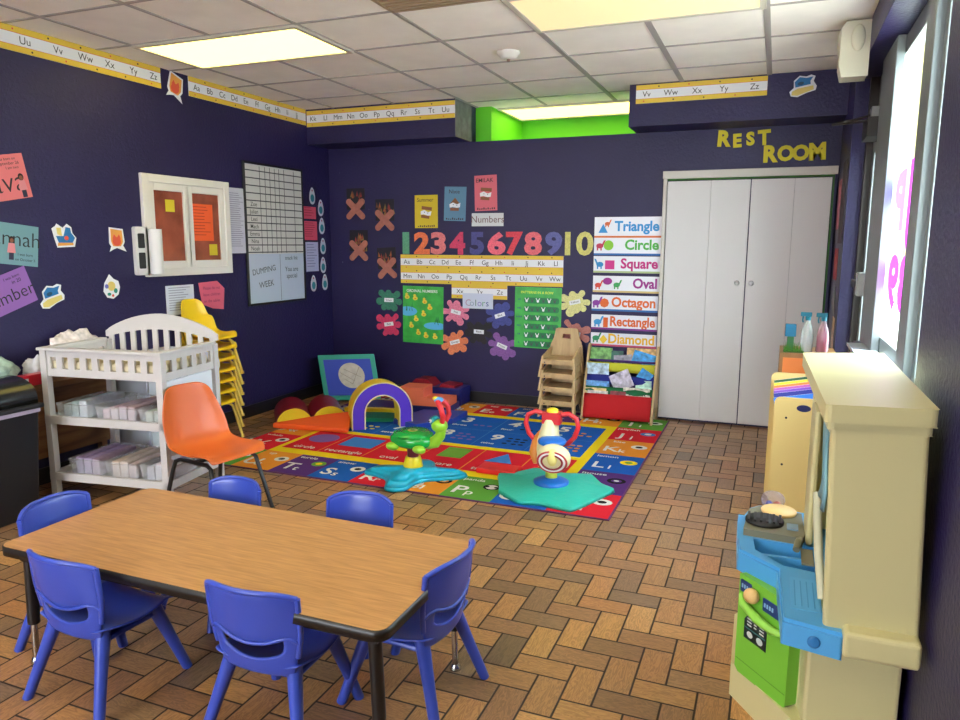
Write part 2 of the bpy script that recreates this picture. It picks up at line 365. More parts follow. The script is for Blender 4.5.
troffer('added ceiling fill light behind the camera on the left side, out of the picture', x0, y0-6*g, lt=LT_FILL)
troffer('added ceiling fill light behind the camera on the right side, out of the picture', x0+4*g, y0-6*g, lt=LT_FILL)
troffer('added ceiling fill light near the right wall, out of the picture', x0+4*g, y0-3*g, lt=LT_FILL)
t = thing('air_vent', 'beige louvred air vent in the ceiling beside the light panel', 'air vent', (x0+3*g, y0, H-.012))
f = MB(); BE = mat('beige_vent', 'a89276', .5); f.box((0, 0, 0), (.61, .02, .01), BE); f.box((0, .59, 0), (.61, .61, .01), BE); f.box((0, .02, 0), (.02, .59, .01), BE); f.box((.59, .02, 0), (.61, .59, .01), BE); f.build('frame', t)
f = MB()
for k in range(14): f.box((.02, .03+k*.04, -.004), (.59, .045+k*.04, .012), BE, T(0, 0, 0))
f.build('louvres', t)
t = thing('smoke_detector', 'round white smoke detector on the ceiling tile', 'smoke detector', (-1.66, 4.6, H-.002))
SD = mat('detector_plastic', 'd9d5d0', .4); f = MB(); f.lathe([(.075, 0), (.075, -.012), (.06, -.02), (.055, -.035), (.03, -.045), (.001, -.045)], SD); f.build('housing', t)
f = MB(); f.lathe([(.012, -.045), (.01, -.06), (.001, -.06)], mat('detector_sensor', '6f5a50', .4), 12); f.build('sensor', t)
t = thing('emergency_light', 'beige emergency light box mounted high on the right wall', 'emergency light', (XR, 4.62, 2.37))
EB = mat('beige_plastic', 'c9c3ae', .45)
f = MB(); f.prism([(0, 0), (-.13, 0), (-.145, .06), (-.145, .26), (-.12, .29), (0, .29)], 0, .15, EB, Matrix(((1,0,0,0),(0,0,1,0),(0,1,0,0),(0,0,0,1)))); f.build('housing', t, bevel=.012)
f = MB(); f.ball((-.06, -.005, .2), (.035, .012, .07), EB); f.ball((-.145, .1, .2), (.012, .06, .07), EB); f.build('lamp_head', t)
# ================================================================== wall decor
YEL = mat('yellow_border', 'e2c040', .55)
RED_ = mat('red_line', 'd8583a', .6)
def card(name, w, u, v, wd, ht, m, rot=0, t=.003, out=.001):
    """flat sheet lying against a wall; returns (root, local->world matrix for its children)"""
    M_ = WM(w, u, v, rot, out)
    mb = MB(); mb.box((-wd/2, -ht/2, 0), (wd/2, ht/2, t), m, M_)
    return mb.build(name), M_@T(0, 0, t+.0008)
def child(root, name, mb, label=None):
    o = mb.build(name, root)
    if label: o['label'] = label
    return o
def strip(w, u0, u1, vc, ht, letters, label, group, slope=0, out=.001, left=True):
    wd = u1-u0; M_ = WM(w, (u0+u1)/2, vc, 0, out); mb = MB(); h = ht/2
    mb.box((-wd/2, -h, 0), (wd/2, h, .003), WHITE, M_)
    for s in (1, -1):
        a, b = sorted((s*h, s*(h-ht*.24))); mb.box((-wd/2, a, .003), (wd/2, b, .0038), YEL, M_)
        mb.box((-wd/2, min(s*(h-ht*.24), s*(h-ht*.26)), .003), (wd/2, max(s*(h-ht*.24), s*(h-ht*.26)), .0036), RED_, M_)
    for q in range(int(wd/.11)):
        s = 1 if q % 2 else -1
        mb.prism(ell(.006, .006, 8, -wd/2+.06+q*.11, s*(h-ht*.12)), .0038, .0044, INK if q % 3 else RED_, M_)
    o = mb.build('alphabet_border', None)
    tag(o, label, 'alphabet border', group)
    L_ = MB()
    for t, u in letters: L_.text(t, ht*.44, INK, M_@T(u-(u0+u1)/2, -.002, .0046))
    child(o, 'lettering', L_)
    return o
def sp(s, u0, u1):
    n = len(s); return [(t, u0+(u1-u0)*(i+.5)/n) for i, t in enumerate(s)]
GB = 'yellow edged alphabet borders'
strip('L', 2.0, 4.125, 2.6, .138, [('Qq', 2.2), ('Rr', 2.4), ('Ss', 2.6), ('Tt', 2.9), ('Uu', 3.12), ('Vv', 3.33), ('Ww', 3.52), ('Xx', 3.7), ('Yy', 3.89), ('Zz', 4.06)],
      'alphabet border T to Z along the top of the left wall', GB)
strip('L', 4.39, 5.84, 2.6, .14, [(t, 4.47+i*.137) for i, t in enumerate(['Aa', 'Bb', 'Cc', 'Dd', 'Ee', 'Ff', 'Gg', 'Hh', 'Ii', 'Jj'])],
      'alphabet border A to J along the left wall, running into the corner', GB)
strip('S', -4.07, -2.585, 2.585, .14, [(t, -4.0+i*.133) for i, t in enumerate(['Kk', 'Ll', 'Mm', 'Nn', 'Oo', 'Pp', 'Qq', 'Rr', 'Ss', 'Tt', 'Uu'])],
      'alphabet border K to U on the beam left of the green alcove', GB)
strip('S', -1.07, -.133, 2.593, .134, [('Vv', -.99), ('Ww', -.81), ('Xx', -.62), ('Yy', -.43), ('Zz', -.22)],
      'alphabet border V to Z on the beam above the rest room doors', GB)
strip('B', -3.305, -1.712, 1.294, .134, sp(['Aa', 'Bb', 'Cc', 'Dd', 'Ee', 'Ff', 'Gg', 'Hh', 'Ii', 'Jj', 'Kk', 'Ll'], -3.305, -1.712), 'upper alphabet border A to L below the paper numbers', GB)
strip('B', -3.305, -1.712, 1.16, .134, sp(['Mm', 'Nn', 'Oo', 'Pp', 'Qq', 'Rr', 'Ss', 'Tt', 'Uu', 'Vv', 'Ww'], -3.305, -1.712), 'middle alphabet border M to W below the A to L row', GB)
strip('B', -2.775, -2.228, 1.03, .13, sp(['Xx', 'Yy', 'Zz'], -2.79, -2.2), 'short alphabet border X to Z under the two long rows', GB)
strip('R', -5.3, -4.95, 2.6, .13, sp(['Aa', 'Bb', 'Cc'], -5.3, -4.95), 'alphabet border piece high on the right wall behind the emergency light', GB)
# --- paper numbers
fuzz = {}
def fm(n, h):
    return mat(n, h, .85, var=.18, vscale=90)
NUM = [('1', 'green', '5f9e7e', -3.247, .07), ('2', 'orange', 'e8784f', -3.08, .165), ('3', 'salmon pink', 'dd7c80', -2.91, .155), ('4', 'crimson', 'd2466a', -2.717, .155), ('5', 'slate blue', '50508a', -2.524, .14),
       ('6', 'pink', 'ee6f82', -2.334, .175), ('7', 'red', 'd94a58', -2.165, .16), ('8', 'rose', 'e4707c', -1.99, .165), ('9', 'grey violet', '64649e', -1.803, .155), ('10', 'pale yellow', 'cfc878', -1.576, .25)]
for s, c, h, x, w in NUM:
    M_ = WM('B', x, 1.468, 0, .001); vs, fs = text_data(s, {'1': .02, '10': .03}.get(s, .045))
    xs = [v[0] for v in vs]; ys = [v[1] for v in vs]; sx = w/(max(xs)-min(xs)); sy = .205/(max(ys)-min(ys))
    cx, cy = (max(xs)+min(xs))/2, (max(ys)+min(ys))/2
    mb = MB(); m = fm('felt_'+c.replace(' ', '_'), h)
    mb.add([((a-cx)*sx, (b-cy)*sy, .003) for a, b, _ in vs], fs, m, M_)
    o = mb.build('paper_number'); q = o.modifiers.new('s', 'SOLIDIFY'); q.thickness = .0025; q.offset = -1
    tag(o, '%s cut-out paper number %s on the back wall' % (c, s), 'paper number', 'cut-out numbers one to ten')
# --- colour splats
def splat(n=9, s=1):
    random.seed(n); P = []
    lob = [(-.085, .06), (0, .065), (.085, .06), (.105, -.02), (.06, -.075), (0, -.06), (-.06, -.075), (-.105, -.02)]
    # outline by sampling union of discs as radial max
    discs = [(0, 0, .075)]+[(x+random.uniform(-.008, .008), y+random.uniform(-.008, .008), random.uniform(.026, .04)) for x, y in lob]
    for k in range(96):
        a = 2*PI*k/96; dx, dy = math.cos(a), math.sin(a); best = .05
        for cx, cy, r in discs:
            b = dx*cx+dy*cy; q = b*b-(cx*cx+cy*cy-r*r)
            if q > 0: best = max(best, b+math.sqrt(q))
        P.append((dx*best*1.02, dy*best*1.02))
    return P
SPL = [('green', '3d8068', -3.439, .925, 0), ('red', 'cf3c66', -3.444, .692, 8), ('pink', 'e07f9c', -2.733, .835, -12), ('orange', 'e0805a', -2.744, .553, 16), ('black', '2c2b30', -2.502, .662, -2),
       ('blue', '4a4f92', -2.296, .822, 18), ('purple', '855a9e', -2.274, .541, -20), ('yellow', 'd6d290', -1.601, .965, 14), ('brown', 'b0706a', -1.594, .694, -14)]
for n, (c, h, x, z, r) in enumerate(SPL):
    M_ = WM('B', x, z, r, .001); mb = MB(); mb.prism(splat(n), 0, .002, fm('splat_'+c, h), M_)
    o = mb.build('paint_splat'); tag(o, '%s paint-splat cut-out with a white word label on the back wall' % c, 'paper splat', 'paint-splat colour cards')
    l = MB(); l.box((-.05, -.019, .0022), (.05, .019, .003), WHITE, M_); l.text(c.capitalize(), .026, INK, M_@T(0, 0, .0036)); child(o, 'word_label', l)
# --- cards
o, M_ = card('title_card', 'B', -2.422, 1.678, .305, .115, mat('off_white_paper', 'cfcfd2', .6)); tag(o, 'white handwritten card reading Numbers under the pink card', 'card')
l = MB(); l.text('Numbers', .085, mat('brown_ink', '7a5a5e', .6), M_, .004); child(o, 'lettering', l)
o, M_ = card('title_card', 'B', -2.512, .945, .30, .14, mat('pale_blue_paper', 'c8cfe4', .6), 0, .003, .006); tag(o, 'pale card reading Colors hanging below the X to Z border', 'card')
l = MB()
for i, (ch, h) in enumerate(zip('Colors', ['b08aa8', '8aa0b8', '4a7a68', '8a7ac0', '5c9a78', '4a5a98'])): l.text(ch, .085, mat('marker_'+h, h, .6), M_@T(-.095+i*.038, -.02, 0), 0)
child(o, 'lettering', l)
for nm, h, x, z, wd, ht, rot, txt in [('yellow', 'd3b92c', -3.032, 1.757, .235, .30, 0, 'Summer'), ('blue', '5f88a6', -2.74, 1.822, .215, .305, -2, 'Nixie'), ('pink', 'd96a78', -2.44, 1.912, .215, .31, 1.5, 'EMILAK')]:
    o, M_ = card('smores_card', 'B', x, z, wd, ht, mat('construction_paper_'+nm, h, .7), rot); tag(o, '%s paper card with a brown and white sandwich drawing and handwriting' % nm, 'card', 'sandwich drawing cards')
    l = MB(); l.text(txt, .05, mat('dark_marker', '3a2a30', .6), M_@T(-.01, ht/2-.045, 0), .006)
    for k in range(9): l.box((-.085+k*.02, -ht/2+.01, 0), (-.073+k*.02, -ht/2+.018+random.random()*.012, .0006), mat('dark_marker'), M_)
    child(o, 'lettering', l)
    p = MB(); BR = mat('brown_crayon', '8a5a3c', .8); Z_ = M_@R(math.radians({'yellow': -8, 'blue': 0, 'pink': -6}[nm]))
    if nm == 'blue': p.prism([(-.05, .0), (0, .055), (.05, .0)], 0, .001, BR, Z_)
    else: p.box((-.05, .015, 0), (.055, .045, .001), BR, Z_)
    p.prism([(-.055, -.005), (-.02, .012), (.02, -.004), (.055, .01), (.05, -.03), (.02, -.035), (-.02, -.028), (-.05, -.035)], .0011, .002, WHITE, Z_)
    p.box((-.045, -.062, 0), (.04, -.035, .001), BR, Z_); p.prism(ell(.004, .004, 8, -.015, -.008), .0021, .003, INK, Z_); p.prism(ell(.004, .004, 8, .02, -.012), .0021, .003, INK, Z_)
    child(o, 'picture', p)
# --- four brown campfire collages
for i, (x, z, rot, wh) in enumerate([(-3.784, 1.825, 0, 'upper left of the four'), (-3.468, 1.717, 0, 'upper right of the four'), (-3.76, 1.43, 0, 'lower left of the four'), (-3.455, 1.265, 3, 'lower right of the four')]):
    o, M_ = card('campfire_collage', 'B', x, z+.06, .2, .2, mat('black_paper', '201d26', .8), rot); tag(o, 'dark campfire collage with crossed brown paper logs, %s' % wh, 'collage', 'crossed-log campfire collages')
    p = MB(); random.seed(i)
    for k in range(22):
        p.prism([(a+random.uniform(-.05, .05), b_) for a, b_ in [(0, -.06)]] and [(cx_-.012, cy_-.02), (cx_+.012, cy_-.02), (cx_+random.uniform(-.01, .01), cy_+.03)], 0+k*.00005, .001+k*.00005,
                random.choice([mat('fire_brown', '6e3f2c', .8), mat('fire_orange', '9a5530', .8), mat('fire_ochre', '7a6434', .8), mat('fire_red', '8a3430', .8)]), M_) if [cx_ := random.gauss(0, .035), cy_ := random.uniform(-.09, .05)] else 0
    child(o, 'flame_scraps', p)
    LG = mat('log_brown', ['a8685a', 'a8685a', '96584c', 'a05a54'][i], .8, var=.15, vscale=30)
    for a in (43, -43):
        q = MB(); q.prism(rrect(-.13, -.03, .13, .03, .029), .002+(.002 if a > 0 else 0), .004+(.002 if a > 0 else 0), LG, M_@T(0, -.095, 0)@R(math.radians(a))); child(o, 'paper_log', q)
# --- shape word strips
SH = [('Triangle', 'd9773c', '2f8fd0'), ('Circle', '2468b0', '4fb04a'), ('Square', 'a8b88a', 'c2287e'), ('Oval', 'd0b47a', '9a2a8a'), ('Octagon', '2468b0', 'e06a2a'), ('Rectangle', '7a2a8a', 'dd6422'), ('Diamond', 'c24a6a', 'e6b224')]
ZZ = [(1.692, 1.516), (1.53, 1.37), (1.366, 1.222), (1.2, 1.056), (1.037, .897), (.868, .737), (.711, .593)]
def critter(p, M_, c, x, y, s=1, flip=1):   # small long-necked dinosaur
    m = mat('print_'+c, c, .6)
    p.prism(ell(.028*s, .02*s, 14, x, y), 0, .0006, m, M_); p.prism([(x+.012*s*flip, y), (x+.03*s*flip, y+.04*s), (x+.045*s*flip, y+.045*s), (x+.04*s*flip, y+.03*s), (x+.026*s*flip, y)], .0002, .0008, m, M_)
    for dx in (-.018, .01): p.box((x+dx*s-.005*s, y-.035*s, 0), (x+dx*s+.006*s, y-.01*s, .0006), m, M_)
for i, ((t, bc, tc), (za, zb)) in enumerate(zip(SH, ZZ)):
    ht = za-zb-.004; o, M_ = card('shape_word_strip', 'B', -1.165-(.006 if i > 3 else 0), (za+zb)/2, .56, ht, mat('glossy_card', 'e2e4ec', .35))
    tag(o, 'white word strip reading %s beside the rest room doors' % t, 'word strip', 'shape word strips')
    p = MB(); p.box((-.28, -ht/2, 0), (.28, -ht/2+.016, .0006), mat('print_'+bc, bc, .6), M_); child(o, 'coloured_border', p)
    l = MB(); vs, fs = text_data(t, .03); L0 = max(v[0] for v in vs)-min(v[0] for v in vs); tw = {'Triangle': .37, 'Circle': .28, 'Square': .31, 'Oval': .2, 'Octagon': .37, 'Rectangle': .38, 'Diamond': .39}[t]
    l.text(t, .115, mat('print_'+tc, tc, .6), M_@T(.262-tw/2, .006, 0), .03, tw/L0/.115); child(o, 'lettering', l)
    p = MB(); sc = mat('print_shape_'+tc, {'Square': 'd83a92', 'Diamond': 'e8c83a', 'Circle': '8ac83a', 'Triangle': '3a90d0'}.get(t, tc), .6); cx = -.155
    if t == 'Triangle': p.prism([(-.245, -.045), (-.165, -.045), (-.205, .03)], 0, .0008, sc, M_); critter(p, M_, 'd86a3a', -.17, .03, .8)
    if t == 'Circle': p.prism(ell(.042, .042, 20, -.155, .005), 0, .0008, sc, M_); critter(p, M_, 'c83a5a', -.23, 0, 1.1)
    if t == 'Square': p.box((-.18, -.04, 0), (-.1, .035, .0008), sc, M_); critter(p, M_, '2a8ac8', -.225, 0, 1.1, -1)
    if t == 'Oval': p.prism(ell(.04, .03, 20, -.155, .025), 0, .0008, sc, M_); critter(p, M_, 'd8483a', -.235, -.01); critter(p, M_, '3aa05a', -.075, -.005)
    if t == 'Octagon': p.prism(ell(.04, .04, 8, -.17, 0), 0, .0008, sc, M_); critter(p, M_, '8a3aa0', -.24, 0, 1.2)
    if t == 'Rectangle': p.box((-.175, -.045, 0), (-.135, .04, .0008), sc, M_); critter(p, M_, '3a9ad8', -.225, 0, 1.2)
    if t == 'Diamond': p.prism([(-.205, 0), (-.17, .04), (-.135, 0), (-.17, -.04)], 0, .0008, sc, M_); critter(p, M_, '2a9060', -.235, .01, 1.1)
    child(o, 'picture', p)
# --- green posters
PG = mat('poster_green', '3fae4c', .35, var=.2, vscale=14)
o, M_ = card('number_poster', 'B', -3.075, .795, .425, .54, PG, -.6); tag(o, 'green poster of ten yellow ducks on a winding path between ponds', 'poster')
l = MB(); l.text('ORDINAL NUMBERS', .036, WHITE, M_@T(-.01, .225, 0), .02); child(o, 'lettering', l)
p = MB(); BL = mat('poster_pond', '5cb8e8', .4)
p.prism([(x if x > -.212 else -.212, y) for x, y in ell(.1, .045, 24, -.16, .03)], 0, .0006, BL, M_); p.prism([(x if x < .212 else .212, y) for x, y in ell(.12, .035, 24, .13, -.1)], 0, .0006, BL, M_)
random.seed(3)
for k in range(14): x = random.choice([-.15, .15])+random.uniform(-.05, .05); y = (.05 if x < 0 else -.07)+random.uniform(-.02, .02); p.prism([(x-.004, y), (x+.004, y), (x+random.uniform(-.01, .01), y+.05)], .0007, .0012, mat('poster_reed', '1c6a48', .6), M_)
child(o, 'pond', p)
p = MB(); DK = mat('duck_yellow', 'e8d040', .5)
for k, (x, y) in enumerate([(-.165, .165), (-.08, .155), (.02, .125), (.075, .07), (.01, .005), (-.07, -.045), (-.12, -.11), (-.045, -.175), (.035, -.2), (.13, -.205)]):
    p.prism(ell(.026, .019, 14, x, y), .0007, .0013, DK, M_); p.prism(ell(.014, .014, 12, x-.006, y+.026), .0007, .0014, DK, M_); p.prism([(x+.004, y+.022), (x+.018, y+.028), (x+.004, y+.03)], .0014, .0019, mat('beak_orange', 'd0682a', .6), M_); p.prism(ell(.009, .006, 8, x, y-.002), .0014, .0019, mat('beak_orange'), M_)
child(o, 'ducks', p)
o, M_ = card('pattern_poster', 'B', -1.937, .812, .432, .545, PG, -.4); tag(o, 'green poster with six rows of white and dark bunny patterns', 'poster')
l = MB(); l.text('PATTERNS IN A ROW', .031, mat('poster_yellow_print', 'd8e84a', .5), M_@T(-.01, .225, 0), .015)
for k, s in enumerate(['AB', 'ABB', 'AABA', 'ABA', 'AB', 'A']): l.text(s, .022, mat('poster_navy_print', '28407a', .6), M_@T(-.175, .162-k*.078, 0), .01)
child(o, 'lettering', l)
p = MB(); RB = mat('poster_band', '17804a', .5); RB2 = mat('poster_dark_bunny', '3f5a50', .6)
for k in range(6):
    y = .155-k*.078; p.prism(rrect(-.13, y-.026, .195, y+.026, .02), 0, .0006, RB, M_)
    for c in range(6):
        x = -.105+c*.052; m = WHITE if (c % (2+k % 2)) == 0 else RB2
        p.prism(ell(.011, .012, 10, x, y-.006), .0007, .0012, m, M_)
        for s in (-1, 1): p.prism([(x+s*.003, y), (x+s*.014, y+.024), (x+s*.019, y+.018), (x+s*.009, y-.002)], .0007, .0013, m, M_)
child(o, 'bunny_rows', p)
# --- REST ROOM letters
RY = mat('foam_letter_yellow', 'd8c81e', .6)
for i, (ch, x, z, s) in enumerate([('R', -.43, 2.285, .125), ('E', -.335, 2.265, .105), ('S', -.24, 2.275, .105), ('T', -.14, 2.28, .115), ('R', -.085, 2.155, .13), ('O', .02, 2.155, .12), ('O', .125, 2.155, .12), ('M', .24, 2.16, .13)]):
    M_ = WM('B', x, z, random.uniform(-4, 4), .001); vs, fs = text_data(ch, .05); xs = [v[0] for v in vs]; ys = [v[1] for v in vs]
    k = s*1.0/(max(ys)-min(ys)); cx, cy = (max(xs)+min(xs))/2, (max(ys)+min(ys))/2
    mb = MB(); mb.add([((a-cx)*k*.95, (b-cy)*k, .004) for a, b, _ in vs], fs, RY, M_); o = mb.build('foam_letter'); q = o.modifiers.new('s', 'SOLIDIFY'); q.thickness = .004; q.offset = -1
    lab = {0: 'first letter, R, of the yellow word REST', 1: 'yellow letter E in REST', 2: 'yellow letter S in REST', 3: 'yellow letter T ending REST', 4: 'yellow letter R starting ROOM', 5: 'first yellow letter O in ROOM', 6: 'second yellow letter O in ROOM', 7: 'yellow letter M ending ROOM'}[i]
    tag(o, lab+' above the white doors', 'letter', 'yellow REST ROOM letters')
# --- sea stickers
def sticker(w, u, v, kind, rot, label, out=.001, s=1):
    M_ = WM(w, u, v, rot, out)@Matrix.Diagonal((s, s, 1, 1)); mb = MB()
    base = {'whale': [(-.08, -.05), (-.085, -.02), (-.055, .0), (-.05, .045), (-.01, .07), (.03, .055), (.06, .06), (.085, .045), (.07, .015), (.085, -.02), (.075, -.045), (.02, -.05), (-.04, -.065)],
            'bucket': [(-.075, .045), (-.05, .06), (-.04, .075), (0, .05), (.03, .075), (.06, .055), (.065, .02), (.09, -.01), (.075, -.065), (-.045, -.07), (-.06, -.02)],
            'crab': [(-.055, .075), (.055, .065), (.065, -.02), (.05, -.045), (.075, -.085), (.03, -.07), (0, -.06), (-.03, -.07), (-.06, -.085), (-.045, -.05), (-.06, -.03)],
            'shell': [(-.01, .085), (.02, .055), (.055, .04), (.065, 0), (.05, -.045), (.01, -.07), (-.035, -.06), (-.06, -.02), (-.05, .03)]}[kind]
    mb.prism(base, 0, .002, WHITE, M_); o = mb.build('beach_sticker'); tag(o, label, 'sticker', 'beach stickers on the dark walls')
    p = MB(); B1 = mat('sticker_blue', '1f74b4', .4); B2 = mat('sticker_sand', 'e0cc74', .4); B3 = mat('sticker_red', 'e0583a', .4); B4 = mat('sticker_orange', 'e8a24a', .4)
    if kind == 'whale': p.prism([(-.045, .0), (-.045, .035), (-.01, .06), (.03, .045), (.07, .045), (.05, .02), (.05, .0)], .002, .003, B1, M_); p.prism([(-.075, -.045), (-.07, -.022), (-.03, -.01), (.065, -.012), (.065, -.038), (-.04, -.055)], .002, .003, B2, M_); p.prism(ell(.02, .012, 12, -.01, .018), .003, .0036, mat('sticker_navy', '14486a', .4), M_)
    if kind == 'bucket': p.prism([(-.05, .0), (-.035, -.04), (.06, -.04), (.08, -.01), (.055, .02), (.05, .05), (.02, .055), (0, .0)], .002, .003, B1, M_); p.prism([(-.045, .05), (-.015, .05), (-.01, .0), (-.04, .01)], .003, .0036, B2, M_); p.prism([(-.045, -.06), (-.04, -.04), (.065, -.04), (.065, -.055)], .003, .0036, B4, M_); p.prism(ell(.015, .014, 12, .02, -.012), .003, .0038, B3, M_)
    if kind == 'crab': p.prism([(-.045, .065), (.045, .055), (.05, -.02), (.03, -.05), (-.03, -.05), (-.045, -.02)], .002, .003, B4, M_); p.prism(ell(.034, .03, 14, 0, -.018), .003, .0036, B3, M_); p.prism([(-.034, 0), (-.02, .03), (0, .005), (.02, .03), (.034, 0)], .003, .004, B3, M_)
    if kind == 'shell': p.prism(ell(.03, .03, 12, 0, .01), .002, .003, B2, M_); p.prism(ell(.014, .016, 12, .03, -.02), .002, .0034, mat('sticker_teal', '1a8a7a', .4), M_); p.prism(ell(.014, .014, 12, -.035, .01), .002, .0032, mat('sticker_violet', '6a6ab8', .4), M_); p.prism(ell(.009, .009, 12, .008, -.05), .002, .003, B3, M_); p.prism(ell(.014, .01, 12, -.02, -.04), .002, .003, mat('sticker_teal'), M_)
    child(o, 'picture', p)
sticker('L', 4.26, 2.575, 'crab', -14, 'red crab sticker high on the wall between two alphabet borders', s=1.15)
sticker('L', 3.262, 1.5, 'bucket', 0, 'blue beach sticker with a yellow pail, beside the pale blue name paper')
sticker('L', 3.655, 1.487, 'crab', 0, 'orange crab sticker left of the wall telephone')
sticker('L', 3.148, 1.137, 'whale', 15, 'blue whale sticker beside the purple December paper')
sticker('L', 3.586, 1.166, 'shell', 0, 'round seashell sticker below the orange crab sticker', s=1.05)
sticker('S', .1, 2.573, 'whale', 10, 'blue whale sticker on the beam above the word ROOM', s=1.05)
# --- name papers on the left
def paper(u, v, wd, ht, rot, m, label, lines, w='L', cat='paper', out=.001, name='name_paper', grp=None, extra=None):
    o, M_ = card(name, w, u, v, wd, ht, m, rot, .0025, out); tag(o, label, cat, grp)
    l = MB()
    for t, x, y, s, b in lines: l.text(t, s, INK, M_@T(x, y, 0), b)
    if lines: child(o, 'lettering', l)
    if extra:
        p = MB(); extra(p, M_); child(o, 'picture', p)
    return o, M_
def doll(x, y):
    def f(p, M_):
        p.prism(ell(.017, .02, 12, x, y+.055), .0006, .0016, mat('doll_hair', '2c1a18', .8), M_); p.prism(ell(.011, .013, 12, x, y+.05), .0016, .0022, mat('doll_skin', '8a5540', .8), M_)
        p.prism([(x-.025, y-.02), (x+.025, y-.02), (x+.018, y+.035), (x-.018, y+.035)], .0006, .0016, mat('doll_dress', 'd88a90', .8), M_); p.box((x-.014, y-.06, .0006), (x+.014, y-.02, .0016), mat('doll_legs', '303048', .8), M_)
    return f
paper(2.785, 1.795, .56, .25, 11, mat('pink_card', 'dd7478', .6), 'pink handwritten name paper at the left edge, topmost of three', [('Nava', .085, -.03, .17, -.01), ('I was born on', .17, .1, .022, .002), ('September 26', .18, .075, .024, .004), ('I am two', .2, .05, .022, .002)], grp='name papers on the left wall', extra=doll(.235, -.06))
paper(2.79, 1.467, .60, .235, -6.5, mat('blue_card', '6f9aa4', .6), 'pale blue handwritten name paper at the left edge, middle of three', [('Savannah', .085, .03, .125, -.008), ('I was born', .22, -.055, .022, .004), ('on October 3', .22, -.085, .022, .004)], grp='name papers on the left wall', extra=doll(.135, -.03))
paper(2.72, 1.12, .64, .215, 19, mat('purple_card', '8f5fae', .6), 'purple handwritten paper reading December, lowest of three at the left edge', [('December', .10, -.025, .105, -.006), ('I was born', .22, .075, .024, .004), ('in 20', .24, .045, .03, .004)], grp='name papers on the left wall')
# --- notices by the sliding window
def lines_(n, wd, ht, x0=0, top=.42, h='55586a'):
    def f(p, M_):
        m = mat('print_grey_'+h, h, .7); random.seed(int(wd*1000))
        for k in range(n):
            y = ht*(top-k*(top+.42)/n); a = -wd*.42; b = wd*random.uniform(.1, .42); p.box((a, y-.0025, 0), (b, y+.0025, .0005), m, M_)
    return f
paper(4.845, 1.64, .2, .52, 0, mat('list_paper', 'c4c4d4', .6), 'long white list paper between the sliding window and the whiteboard', [], cat='notice', name='list_paper', out=.006, extra=lines_(26, .2, .52, h='8a8ca0'))
paper(4.187, 1.045, .275, .215, 0, mat('notice_white', 'd0d4e2', .6), 'white notice sheet behind the yellow chairs', [], cat='notice', name='notice_sheet', extra=lines_(10, .27, .215, h='8a8ca0'))
mb = MB(); M_ = WM('L', 4.52, 1.06, 0, .001); mb.prism([(-.143, .1), (.06, .108), (.14, .045), (.12, -.12), (.0, -.105), (-.115, -.065)], 0, .002, mat('pink_notice', 'd8607a', .6), M_)
o = mb.build('notice_sheet'); tag(o, 'torn pink notice with handwriting below the sliding window', 'notice'); l = MB()
for k, t in enumerate(['Please do not', 'leave children', 'on the tables']): l.text(t, .034, mat('pink_ink', '8a2a50', .6), M_@T(-.005, .055-k*.05, .0026))
child(o, 'lettering', l)
paper(4.44, 1.615, .235, .275, 0, mat('orange_paper', 'f0602c', .6), 'bright orange notice taped to the sliding window pane', [], cat='notice', name='notice_sheet', out=.012, extra=lines_(10, .235, .275, h='b03a20'))
for u, v, lb in ((4.13, 1.725, 'small yellow sticky note on the left pane of the sliding window'), (4.548, 1.41, 'small yellow sticky note low on the right pane of the sliding window')):
    o, M_ = card('sticky_note', 'L', u, v, .085, .085, mat('sticky_yellow', 'd6c02c', .6), 0, .002, .012); tag(o, lb, 'sticky note', 'yellow sticky notes')
paper(5.852, 1.745, .21, .112, 0, mat('rose_note', 'd2506a', .6), 'small upper rose-red note right of the whiteboard', [], cat='notice', name='notice_sheet', extra=lines_(4, .2, .11, h='a03048'))
paper(5.858, 1.58, .22, .175, 0, mat('rose_note'), 'larger rose-red note right of the whiteboard, under the upper one', [], cat='notice', name='notice_sheet', extra=lines_(7, .21, .17, h='a03048'))
paper(5.876, 1.337, .2, .275, 0, mat('lilac_note', 'b2b4d8', .6), 'pale lilac note right of the whiteboard, lowest of three', [], cat='notice', name='notice_sheet', extra=lines_(9, .2, .27, h='7a7ca0'))
for k, (u, v) in enumerate([(5.906, 1.902), (6.04, 1.798), (6.05, 1.628), (6.06, 1.437), (6.053, 1.255), (5.885, 1.085), (6.075, 1.089)]):
    M_ = WM('L', u, v, 0, .001); mb = MB(); mb.prism([(.045*math.cos(a)*(1-.25*math.sin(a)), .078*math.sin(a)) for a in [2*PI*i/20 for i in range(20)]], 0, .002, mat('cutout_white', 'c2c4d0', .6), M_)
    o = mb.build('egg_cutout'); tag(o, ['topmost', 'second', 'third', 'fourth', 'fifth', 'bottom left', 'bottom right'][k]+' of the seven teal and white egg-shaped cut-outs in the corner', 'cut-out', 'egg-shaped cut-outs in the corner')
    p = MB(); p.prism(ell(.03, .036, 14, 0, -.02), .002, .003, mat('cutout_teal', '2f8a9a', .6), M_); p.prism(ell(.01, .01, 8, 0, .05), .002, .003, mat('cutout_pink', 'b0506a', .6), M_); child(o, 'picture', p)
